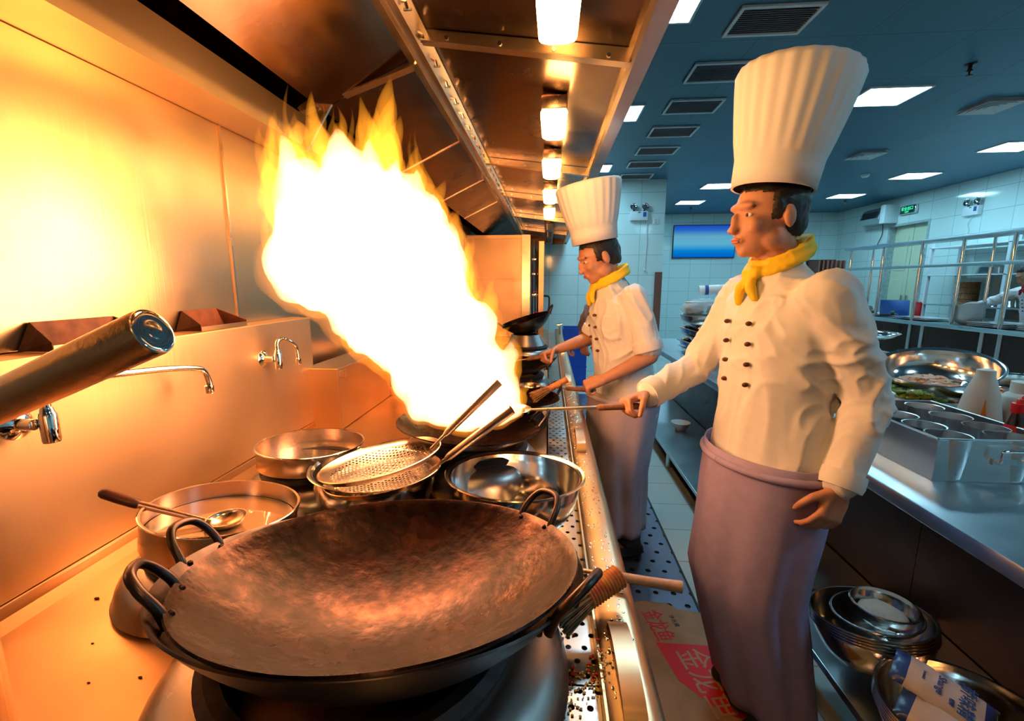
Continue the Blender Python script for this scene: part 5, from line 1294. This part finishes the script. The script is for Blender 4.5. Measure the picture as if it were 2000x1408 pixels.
for i, (x, y) in enumerate(((5.82, 6.02), (5.94, 6.0), (5.84, 6.13), (5.96, 6.12), (5.9, 5.92))):
    lb = ['front left', 'front right', 'back left', 'back right', 'nearest'][i] + ' steel canister on the top shelf of the rack'
    if k0 is None:
        k0 = thing('canister', lb, 'canister', (x, y, 1.901), group='steel canisters on the top rack shelf')
        obj('canister_body', lathe([(0, 0), (0.045, 0), (0.047, 0.004), (0.047, 0.10), (0.04, 0.115), (0.012, 0.118), (0.012, 0.13), (0, 0.132)], (0, 0, 0), 28), 'chrome', k0)
    else: copy_thing(k0, (x, y, 1.901), lb)
t = thing('tray_rack', 'dark slatted tray rack standing at the far right behind the front chef', 'rack')
for k in range(7): obj('slat', bx(5.05 + k * 0.075, 5.08 + k * 0.075, 9.0, 9.35, 0.12, 1.80), 'brownbox', t, False)
obj('frame', bx(5.02, 5.56, 9.35, 9.38, 0.0, 1.83), 'dark_steel', t, False); obj('base', bx(5.02, 5.56, 8.98, 9.35, 0.0, 0.12), 'dark_steel', t, False)
t = thing('rolled_towel', 'grey rolled cloth at the far end of the pass', 'cloth')
obj('roll', tube([(4.82, 7.62, 0.965), (5.12, 7.58, 0.965)], 0.062, seg=24), 'grey_shirt', t)

# ================================================================== PEOPLE
def hand(bm, w, d, n, s, curl=0.5, L=1.0, side=1):
    """w wrist, d towards the fingers, n palm normal, s towards the thumb side"""
    w, d, n, s = V(w), V(d).normalized(), V(n), V(s)
    n = (n - d * n.dot(d)).normalized(); s = (s - d * s.dot(d) - n * s.dot(n)).normalized()
    for a in (-0.022, 0.0, 0.022): chain(bm, [w + d * 0.01 + s * a * 0.6, w + d * 0.045 + s * a, w + d * 0.085 + s * a], [0.017, 0.0155, 0.0125], 10)
    for k, (o, ln) in enumerate(((0.031, 0.070), (0.0105, 0.079), (-0.010, 0.074), (-0.030, 0.058))):
        p = w + d * 0.085 + s * o; ang = 0.15 + curl * 0.25; pts = [p]; dirv = d
        for j, f in enumerate((0.45, 0.32, 0.23)):
            ang += curl * (0.75 + 0.12 * k * 0.3); dv = d * math.cos(ang) + n * math.sin(ang)
            p = p + (dv + s * (o * 1.2)).normalized() * ln * f * L; pts.append(p)
        chain(bm, pts, [0.0095, 0.0088, 0.0082, 0.0072], 8)
    p = w + d * 0.03 + s * 0.028; q = p + (d * 0.6 + s * 0.75 + n * 0.25).normalized() * 0.036; r_ = q + (d * 0.75 + s * 0.25 + n * 0.6 * (0.4 + curl)).normalized() * 0.030; u = r_ + (d * 0.7 - s * 0.1 + n * 0.7 * (0.4 + curl)).normalized() * 0.024
    chain(bm, [p, q, r_, u], [0.014, 0.0115, 0.0100, 0.0082], 8)

def person(label, J, f, hat_mode=None, coat='coat', scarf='scarf', apron='apron', sleeve=0.97, nose=True, female=False, curl=(0.9, 0.5), legs=True, head_dir=None, vox=0.0062, hatlean=(0, 0, 1), hat_h=0.34, apron_z=(0.86, 0.13), torso=1.0):
    t = thing('person', label, 'person')
    f = V(f).normalized(); up = V((0, 0, 1)); s = f.cross(up).normalized()
    g = {k: V(v) for k, v in J.items()}
    hf = V(head_dir).normalized() if head_dir else f
    hs = hf.cross(up).normalized(); hu = hs.cross(hf).normalized()
    H = g['head']
    HM = Matrix.Translation(H) @ Matrix(((hs.x, hf.x, hu.x, 0), (hs.y, hf.y, hu.y, 0), (hs.z, hf.z, hu.z, 0), (0, 0, 0, 1)))
    def hb(bm, c, r, rot=None, sub=3):
        vs = ball(bm, (0, 0, 0), 1, sub)
        for v in vs: v.co = HM @ (V(c) + V((v.co.x * r[0], v.co.y * r[1], v.co.z * r[2])))
    bm = BM()
    # head: skull, face wedge, jaw, brow, nose, cheeks, ears
    hb(bm, (0, -0.012, 0.028), (0.075, 0.094, 0.088)); hb(bm, (0, 0.030, -0.020), (0.058, 0.062, 0.078)); hb(bm, (0, 0.040, -0.070), (0.043, 0.046, 0.036)); hb(bm, (0, 0.066, -0.088), (0.020, 0.018, 0.018))
    hb(bm, (0, 0.076, 0.030), (0.048, 0.018, 0.014)); hb(bm, (0, 0.094, -0.012), (0.0105, 0.014, 0.027)); hb(bm, (0, 0.102, -0.032), (0.016, 0.014, 0.011)); hb(bm, (0, 0.085, -0.062), (0.022, 0.011, 0.009)); hb(bm, (0, 0.084, -0.050), (0.020, 0.009, 0.006))
    for q in (-1, 1):
        hb(bm, (q * 0.036, 0.062, -0.022), (0.022, 0.022, 0.024)); hb(bm, (q * 0.079, -0.008, -0.006), (0.009, 0.018, 0.031)); hb(bm, (q * 0.045, 0.005, -0.062), (0.022, 0.040, 0.030))
    nk = g['neck']
    chain(bm, [nk - up * 0.03, nk + (H - nk) * 0.35, H + hf * -0.02 - hu * 0.05], [0.062, 0.055, 0.053])
    pv, ch = g['pelvis'], g['chest']
    W = torso
    def tor(k):
        mid = pv.lerp(ch, 0.5)
        return [(pv - up * 0.10, s * 0.13 * k * W, f * 0.105 * k * W), (pv, s * 0.165 * k * W, f * 0.115 * k * W), (mid - up * 0.03, s * 0.150 * k * W, f * 0.112 * k * W), (mid + (ch - mid) * 0.5, s * 0.158 * k * W, f * 0.115 * k * W), (ch, s * 0.172 * k * W, f * 0.118 * k * W), (ch + (nk - ch) * 0.45, s * 0.160 * k * W, f * 0.095 * k * W), (ch + (nk - ch) * 0.82, s * 0.085 * k, f * 0.068 * k), (nk, s * 0.056 * k, f * 0.055 * k)]
    loft(bm, tor(0.9))
    for sd in ('r', 'l'):
        a, e, w = g['sh_' + sd], g['el_' + sd], g['wr_' + sd]
        chain(bm, [a, a.lerp(e, 0.5), e, e.lerp(w, 0.35), w], [0.050, 0.042, 0.036, 0.035, 0.024])
        d = (g['hd_' + sd] - w).normalized()
        hand(bm, w, d, g['pn_' + sd], g['th_' + sd], curl[0] if sd == 'r' else curl[1])
        if legs:
            h, k, an = g['hip_' + sd], g['kn_' + sd], g['an_' + sd]
            chain(bm, [h, h.lerp(k, 0.5), k, k.lerp(an, 0.35), an], [0.082, 0.068, 0.050, 0.048, 0.034]); chain(bm, [an, an - up * 0.03 + f * 0.06], [0.034, 0.028])
    body = obj('body', remesh(bm, vox * 0.75, 3), 'skin', t, auto=False)
    # eyes, brows, lips
    for q in (-1, 1):
        b2 = BM(); hb(b2, (q * 0.031, 0.0745, 0.006), (0.0115, 0.0078, 0.0060), sub=2); ey = obj('eye', b2, 'eye', t)
        b2 = BM(); hb(b2, (q * 0.031, 0.0815, 0.006), (0.0048, 0.0032, 0.0048), sub=2); obj('pupil', b2, 'black', ey)
        b2 = BM(); 
        for k in range(5): hb(b2, (q * (0.018 + k * 0.007), 0.086 - k * 0.0035, 0.026 + 0.002 * (2 - abs(k - 2))), (0.006, 0.004, 0.0032), sub=1)
        obj('eyebrow', b2, 'hair', t)
    b2 = BM(); hb(b2, (0, 0.0935, -0.0565), (0.019, 0.0045, 0.0045), sub=2); hb(b2, (0, 0.0935, -0.063), (0.017, 0.005, 0.005), sub=2); obj('lips', b2, 'lip', t)
    # hair as a close cap round the sides and the back of the head
    b2 = BM(); hb(b2, (0, -0.018, 0.034), (0.0805, 0.098, 0.090)); hb(b2, (0, -0.050, -0.015), (0.068, 0.056, 0.060))
    for q in (-1, 1): hb(b2, (q * 0.066, 0.016, 0.020), (0.014, 0.016, 0.030))
    hm = remesh(b2, 0.006, 2, lambda co, n: n * (0.003 * noise.noise(co * 90)))
    HI = HM.inverted(); bmm = BM(); bmm.from_mesh(hm)
    kill = [v for v in bmm.verts if (lambda p: (p.y > 0.035 and p.z < 0.055 + (p.y - 0.035) * 0.3) or p.z < -0.058 or (abs(p.x) < 0.05 and p.y > 0.0 and p.z < 0.03))(HI @ v.co)]
    bmesh.ops.delete(bmm, geom=kill, context='VERTS'); obj('hair', bmm, 'hair', t, auto=False)
    # coat and sleeves
    def fold(amp, sc):
        def f_(co, n):
            w_ = V((noise.noise(co * 3.1), noise.noise(co * 3.1 + V((9, 2, 4))), noise.noise(co * 3.1 + V((1, 7, 3))))) * 0.6
            q = V((co.x * sc, co.y * sc, co.z * sc * 0.8)) + w_ * 2
            a = 1 - min(1.0, abs(noise.noise(q)) * 3.0); b = 1 - min(1.0, abs(noise.noise(q * 2.3 + V((5, 5, 5)))) * 3.0)
            return n * (amp * (0.9 * a * a + 0.4 * b * b - 0.5))
        return f_
    bm = BM(); rr = tor(1.10); bot = pv - up * 0.12
    rr = [(bot, s * 0.185 * W, f * 0.150 * W)] + [(c_, u_ * (1.04 if i < 3 else 1), v_ * (1.04 if i < 3 else 1)) for i, (c_, u_, v_) in enumerate(rr)][1:-1]
    rr.append((nk + up * 0.005, s * 0.066, f * 0.064)); loft(bm, rr, 28)
    for sd in ('r', 'l'):
        a, e, w = g['sh_' + sd], g['el_' + sd], g['wr_' + sd]
        ew = e.lerp(w, max(0.0, sleeve)) if sleeve > 0 else None
        if sleeve > 0: chain(bm, [a + (ch - a) * 0.25, a, a.lerp(e, 0.5), e, e.lerp(w, sleeve * 0.5), ew], [0.070, 0.064, 0.060, 0.055, 0.052, 0.046])
        else: chain(bm, [a + (ch - a) * 0.25, a, a.lerp(e, 0.45), a.lerp(e, 0.85)], [0.070, 0.064, 0.060, 0.060])
    ct_ = obj('coat', remesh(bm, vox, 3, fold(0.011, 6.5)), coat, t, auto=False)
    for sd in ('r', 'l'):
        a, e, w = g['sh_' + sd], g['el_' + sd], g['wr_' + sd]
        if sleeve > 0:
            ew = e.lerp(w, sleeve); d = (w - e).normalized(); obj('cuff', tube([ew - d * 0.03, ew - d * 0.002, ew + d * 0.012], [0.049, 0.050, 0.047], seg=28), coat, ct_)
        else:
            ew = a.lerp(e, 0.88); d = (e - a).normalized(); obj('cuff', tube([ew - d * 0.03, ew, ew + d * 0.012], [0.066, 0.068, 0.065], seg=28), coat, ct_)
    if coat == 'coat':
        bm = BM(); mid = pv.lerp(ch, 0.5)
        for k in range(4):
            for q in (-1, 1):
                c_ = ch.lerp(mid, k / 3.0) + up * 0.03; 
                p = c_ + f * (0.118 * 1.12 * W + 0.004) * (0.965) + s * q * 0.045
                bm = BM(); bb = ball(bm, (0, 0, 0), 1, 2)
                for v in bb: v.co = p + s * v.co.x * 0.007 + up * v.co.y * 0.007 + f * v.co.z * 0.010
                obj('button', bm, 'stain', ct_)
    if scarf:
        bm = BM(); pts = []
        for i in range(25):
            a = 2 * PI * i / 24; fr = math.cos(a)
            pts.append(nk + s * 0.068 * math.sin(a) + f * 0.066 * fr + up * (0.030 - 0.035 * fr))
        tube(pts, 0.014, bm, 12)
        kn = nk + f * 0.085 - up * 0.022
        chain(bm, [kn - s * 0.018, kn + s * 0.018], [0.018, 0.018], 10)
        chain(bm, [kn, kn + f * 0.018 - up * 0.045 + s * 0.02, kn + f * 0.012 - up * 0.085 + s * 0.03], [0.013, 0.016, 0.012], 10); chain(bm, [kn, kn + f * 0.018 - up * 0.04 - s * 0.02, kn + f * 0.012 - up * 0.07 - s * 0.034], [0.013, 0.015, 0.012], 10)
        tube([p + (p - nk) * 0.14 - up * 0.018 for p in pts], 0.014, bm, 12); tube([p + (p - nk) * 0.06 + up * 0.012 for p in pts], 0.010, bm, 12)
        obj('neckerchief', remesh(bm, 0.005, 3, fold(0.003, 22)), scarf, t, auto=False)
    if legs:
        bm = BM()
        loft(bm, [(pv - up * 0.14, s * 0.155, f * 0.12), (pv + up * 0.02, s * 0.160, f * 0.12)])
        for sd in ('r', 'l'):
            h, k, an = g['hip_' + sd], g['kn_' + sd], g['an_' + sd]
            chain(bm, [h, h.lerp(k, 0.5), k, k.lerp(an, 0.5), an + up * 0.02], [0.096, 0.085, 0.072, 0.068, 0.064])
        obj('trousers', remesh(bm, vox * 1.1, 3, fold(0.006, 14)), 'trousers', t, auto=False)
        for sd in ('r', 'l'):
            an = g['an_' + sd]; b2 = BM(); gz = V((an.x, an.y, 0.035))
            chain(b2, [gz - f * 0.05, gz + f * 0.02, gz + f * 0.09, gz + f * 0.135], [0.036, 0.040, 0.040, 0.030]); chain(b2, [gz - f * 0.03 + up * 0.04, gz + up * 0.05], [0.040, 0.042])
            me = remesh(b2, 0.007, 3)
            for v in me.vertices:
                if v.co.z < 0.008: v.co.z = 0.003
            obj('shoe', me, 'shoe', t, auto=False)
    if apron:
        bm = BM(); rows, cols_ = 26, 48; G = []
        z1, z0 = apron_z
        kn = (g['kn_r'] + g['kn_l']) / 2; an = (g['an_r'] + g['an_l']) / 2
        for j in range(rows + 1):
            q = j / rows; z = z1 + (z0 - z1) * q
            if z > kn.z: c_ = pv.lerp(kn, min(1, max(0, (pv.z - z) / (pv.z - kn.z))))
            else: c_ = kn.lerp(an, (kn.z - z) / (kn.z - an.z))
            c_ = V((c_.x, c_.y, z)) + f * 0.035 * q; row = []
            for i in range(cols_ + 1):
                a = R(-172) + R(344) * i / cols_
                ru, rv = 0.200 * W - 0.030 * q, 0.164 * W - 0.040 * q
                wv = 1 + (0.055 * math.sin(a * 7 + 1.3 + q * 0.8) + 0.035 * math.sin(a * 13 + 4)) * min(1, q * 1.6) + 0.02 * noise.noise(V((a * 2, q * 6, 3)))
                row.append(bm.verts.new(c_ + s * (ru * wv * math.sin(a)) + f * (rv * wv * math.cos(a))))
            G.append(row)
        for j in range(rows):
            for i in range(cols_): bm.faces.new((G[j][i], G[j][i + 1], G[j + 1][i + 1], G[j + 1][i]))
        ap = obj('apron', solid_shell(bm, 0.004), apron, t, auto=False)
        pts = [V((pv.x, pv.y, z1 - 0.03)) + s * (0.204 * W) * math.sin(2 * PI * i / 40) + f * (0.168 * W) * math.cos(2 * PI * i / 40) for i in range(41)]
        obj('waistband', tube(pts, 0.011, seg=10), apron, ap)
    if hat_mode:
        b2 = BM(); n = 144; hl = V(hatlean).normalized()
        base_c = H + hu * 0.072 - hf * 0.012; ax = (hu * 0.55 + hl).normalized()
        uu = (hs - ax * hs.dot(ax)).normalized(); vv = ax.cross(uu)
        rings = []
        for j, (q, r0, pl) in enumerate(((0.0, 0.094, 0), (0.0, 0.101, 0), (0.16, 0.104, 0), (0.26, 0.106, 0), (0.265, 0.107, 0.2), (0.40, 0.116, 1), (0.6, 0.128, 1), (0.8, 0.138, 1), (0.94, 0.144, 1), (0.99, 0.140, 0.8), (1.0, 0.128, 0.5), (0.985, 0.10, 0.3), (0.97, 0.05, 0), (0.965, 0.001, 0))):
            c_ = base_c + ax * hat_h * q + (hl - ax) * hat_h * q * 0.3; ring = []
            for i in range(n):
                a = 2 * PI * i / n; rr_ = r0 * (1 + pl * 0.012 * math.sin(a * 24) + 0.012 * noise.noise(V((math.cos(a) * 2, math.sin(a) * 2, q * 3))) * pl)
                ring.append(b2.verts.new(c_ + uu * rr_ * math.cos(a) + vv * rr_ * 1.06 * math.sin(a)))
            rings.append(ring)
        for A, B in zip(rings, rings[1:]):
            for i in range(n): b2.faces.new((A[i], A[(i + 1) % n], B[(i + 1) % n], B[i]))
        obj('chef_hat', b2, 'hat', t, auto=False)
    return t

# front chef
J1 = dict(pelvis=(0.665, 1.33, 0.90), chest=(0.665, 1.355, 1.24), neck=(0.655, 1.36, 1.43), head=(0.603, 1.345, 1.560),
          sh_r=(0.635, 1.525, 1.355), el_r=(0.505, 1.535, 1.10), wr_r=(0.325, 1.425, 1.030), hd_r=(0.26, 1.40, 1.015), pn_r=(0.2, -0.3, -1), th_r=(-0.4, -1, 0.2),
          sh_l=(0.700, 1.190, 1.355), el_l=(0.815, 1.165, 1.085), wr_l=(0.735, 1.110, 0.880), hd_l=(0.70, 1.09, 0.78), pn_l=(-0.2, 1, 0), th_l=(-1, -0.2, 0.1),
          hip_r=(0.66, 1.42, 0.86), kn_r=(0.64, 1.42, 0.47), an_r=(0.745, 1.44, 0.085), hip_l=(0.67, 1.24, 0.86), kn_l=(0.65, 1.235, 0.47), an_l=(0.755, 1.235, 0.085))
person('front chef in tall pleated hat, white coat and yellow neckerchief facing the range', J1, (-1, -0.28, 0), hat_mode=True, head_dir=(-1, -0.22, -0.06), hatlean=(0.20, 0.0, 1), hat_h=0.300, curl=(1.15, 0.45), apron_z=(0.90, 0.055))
# middle chef
J2 = dict(pelvis=(0.385, 2.22, 0.86), chest=(0.345, 2.22, 1.20), neck=(0.300, 2.22, 1.385), head=(0.232, 2.20, 1.500),
          sh_r=(0.315, 2.39, 1.325), el_r=(0.235, 2.43, 1.09), wr_r=(0.045, 2.33, 1.035), hd_r=(-0.01, 2.30, 1.02), pn_r=(0.2, -0.3, -1), th_r=(-0.4, -1, 0.2),
          sh_l=(0.380, 2.055, 1.320), el_l=(0.455, 2.00, 1.06), wr_l=(0.255, 1.985, 0.955), hd_l=(0.18, 1.98, 0.93), pn_l=(0.1, 0.4, -1), th_l=(-0.5, 1, 0.3),
          hip_r=(0.385, 2.31, 0.82), kn_r=(0.365, 2.32, 0.46), an_r=(0.40, 2.33, 0.085), hip_l=(0.39, 2.13, 0.82), kn_l=(0.37, 2.12, 0.46), an_l=(0.42, 2.13, 0.085))
person('middle chef in a tall white hat leaning over the range behind the fire', J2, (-1, -0.20, 0), hat_mode=True, apron='apron2', sleeve=0.0, head_dir=(-1, -0.25, -0.45), hatlean=(-0.08, 0, 1), hat_h=0.265, curl=(1.2, 1.2), apron_z=(0.86, 0.14), torso=1.06)
# cook half hidden behind the middle chef
J3 = {k: V(v) + V((0.125, 0.80, 0.04)) for k, v in J2.items() if k[:2] not in ('pn', 'th')}
for k in ('pn_r', 'th_r', 'pn_l', 'th_l'): J3[k] = V(J2[k])
J3['el_r'] = V((0.33, 3.26, 1.12)); J3['wr_r'] = V((0.30, 3.10, 0.98)); J3['hd_r'] = V((0.24, 3.04, 0.95)); J3['sh_l'] = V((0.37, 2.90, 1.36)); J3['el_l'] = V((0.25, 2.90, 1.15)); J3['wr_l'] = V((0.22, 3.0, 0.98)); J3['hd_l'] = V((0.16, 3.03, 0.95))
person('cook in a grey shirt almost hidden behind the middle chef', J3, (-1, 0.1, 0), coat='grey_shirt', scarf=None, apron=None, sleeve=0.3, head_dir=(-1, 0.1, -0.3), vox=0.008, curl=(0.8, 0.8))
# cook at the pass on the right
J4 = dict(pelvis=(5.46, 5.42, 0.92), chest=(5.47, 5.48, 1.16), neck=(5.42, 5.52, 1.36), head=(5.37, 5.55, 1.47),
          sh_r=(5.45, 5.70, 1.28), el_r=(5.33, 5.86, 1.17), wr_r=(5.16, 6.00, 1.05), hd_r=(5.08, 6.04, 1.03), pn_r=(0, 0, -1), th_r=(-0.3, -1, 0),
          sh_l=(5.43, 5.32, 1.28), el_l=(5.38, 5.15, 1.08), wr_l=(5.18, 5.12, 1.02), hd_l=(5.08, 5.12, 1.0), pn_l=(0, 0, -1), th_l=(-0.3, 1, 0),
          hip_r=(5.50, 5.50, 0.88), kn_r=(5.51, 5.50, 0.48), an_r=(5.52, 5.50, 0.085), hip_l=(5.50, 5.33, 0.88), kn_l=(5.51, 5.33, 0.48), an_l=(5.52, 5.33, 0.085))
person('cook in white with a red neckerchief reaching over the pass at the right edge', J4, (-1, 0.1, 0), scarf='red_scarf', apron='apron', head_dir=(-1, 0.35, -0.6), vox=0.010, curl=(0.4, 0.6), apron_z=(0.9, 0.3))

# utensils held by the chefs
def held_ladle(label, hand_p, tip, r=0.006, back=0.10, cat='ladle'):
    t = thing('wok_ladle', label, cat)
    h, e = V(hand_p), V(tip); d = (e - h).normalized(); b = h - d * back
    obj('shaft', tube([b + d * 0.1, e], [r, r * 0.7], seg=14), 'handle_steel', t)
    obj('grip', tube([b, b + d * 0.01, b + d * 0.13, b + d * 0.14], [r * 1.1, r * 1.8, r * 1.7, r], seg=18), 'wood', t)
    obj('ladle_bowl', lathe([(0, -0.028), (0.025, -0.024), (0.045, -0.008), (0.052, 0.004), (0.050, 0.005), (0.042, -0.006), (0, -0.025)], e + V((-0.03, 0, 0.0)), 32), 'pan_steel', t)
held_ladle('steel ladle held by the front chef over the fire wok', (0.255, 1.392, 0.995), (-0.07, 1.36, 0.985), back=0.04)
held_ladle('steel ladle in the near hand of the middle chef', (0.170, 1.985, 0.905), (-0.05, 1.95, 0.925), back=0.05)
held_ladle('steel ladle in the far hand of the middle chef', (-0.03, 2.30, 1.000), (-0.19, 2.36, 0.965), back=0.05)

# ------------------------------------------------------------------ origins at the base of every thing
bpy.context.view_layer.update()
def desc(o):
    out = [o]
    for c in o.children: out += desc(c)
    return out
for o in list(ALL):
    if o.parent or o.type not in ('EMPTY', 'MESH'): continue
    if o.location.length > 1e-6: continue
    D = [d for d in desc(o) if d.type == 'MESH']
    if not D or any(d.data.users > 1 for d in D): continue
    mn = V((1e9,) * 3); mx = V((-1e9,) * 3)
    for d in D:
        for v in d.data.vertices:
            for i in range(3): mn[i] = min(mn[i], v.co[i]); mx[i] = max(mx[i], v.co[i])
    b = V(((mn.x + mx.x) / 2, (mn.y + mx.y) / 2, mn.z))
    if o.get('kind') == 'structure' and o.type == 'MESH': continue
    for d in D: d.data.transform(Matrix.Translation(-b))
    o.location = b
bpy.context.view_layer.update()
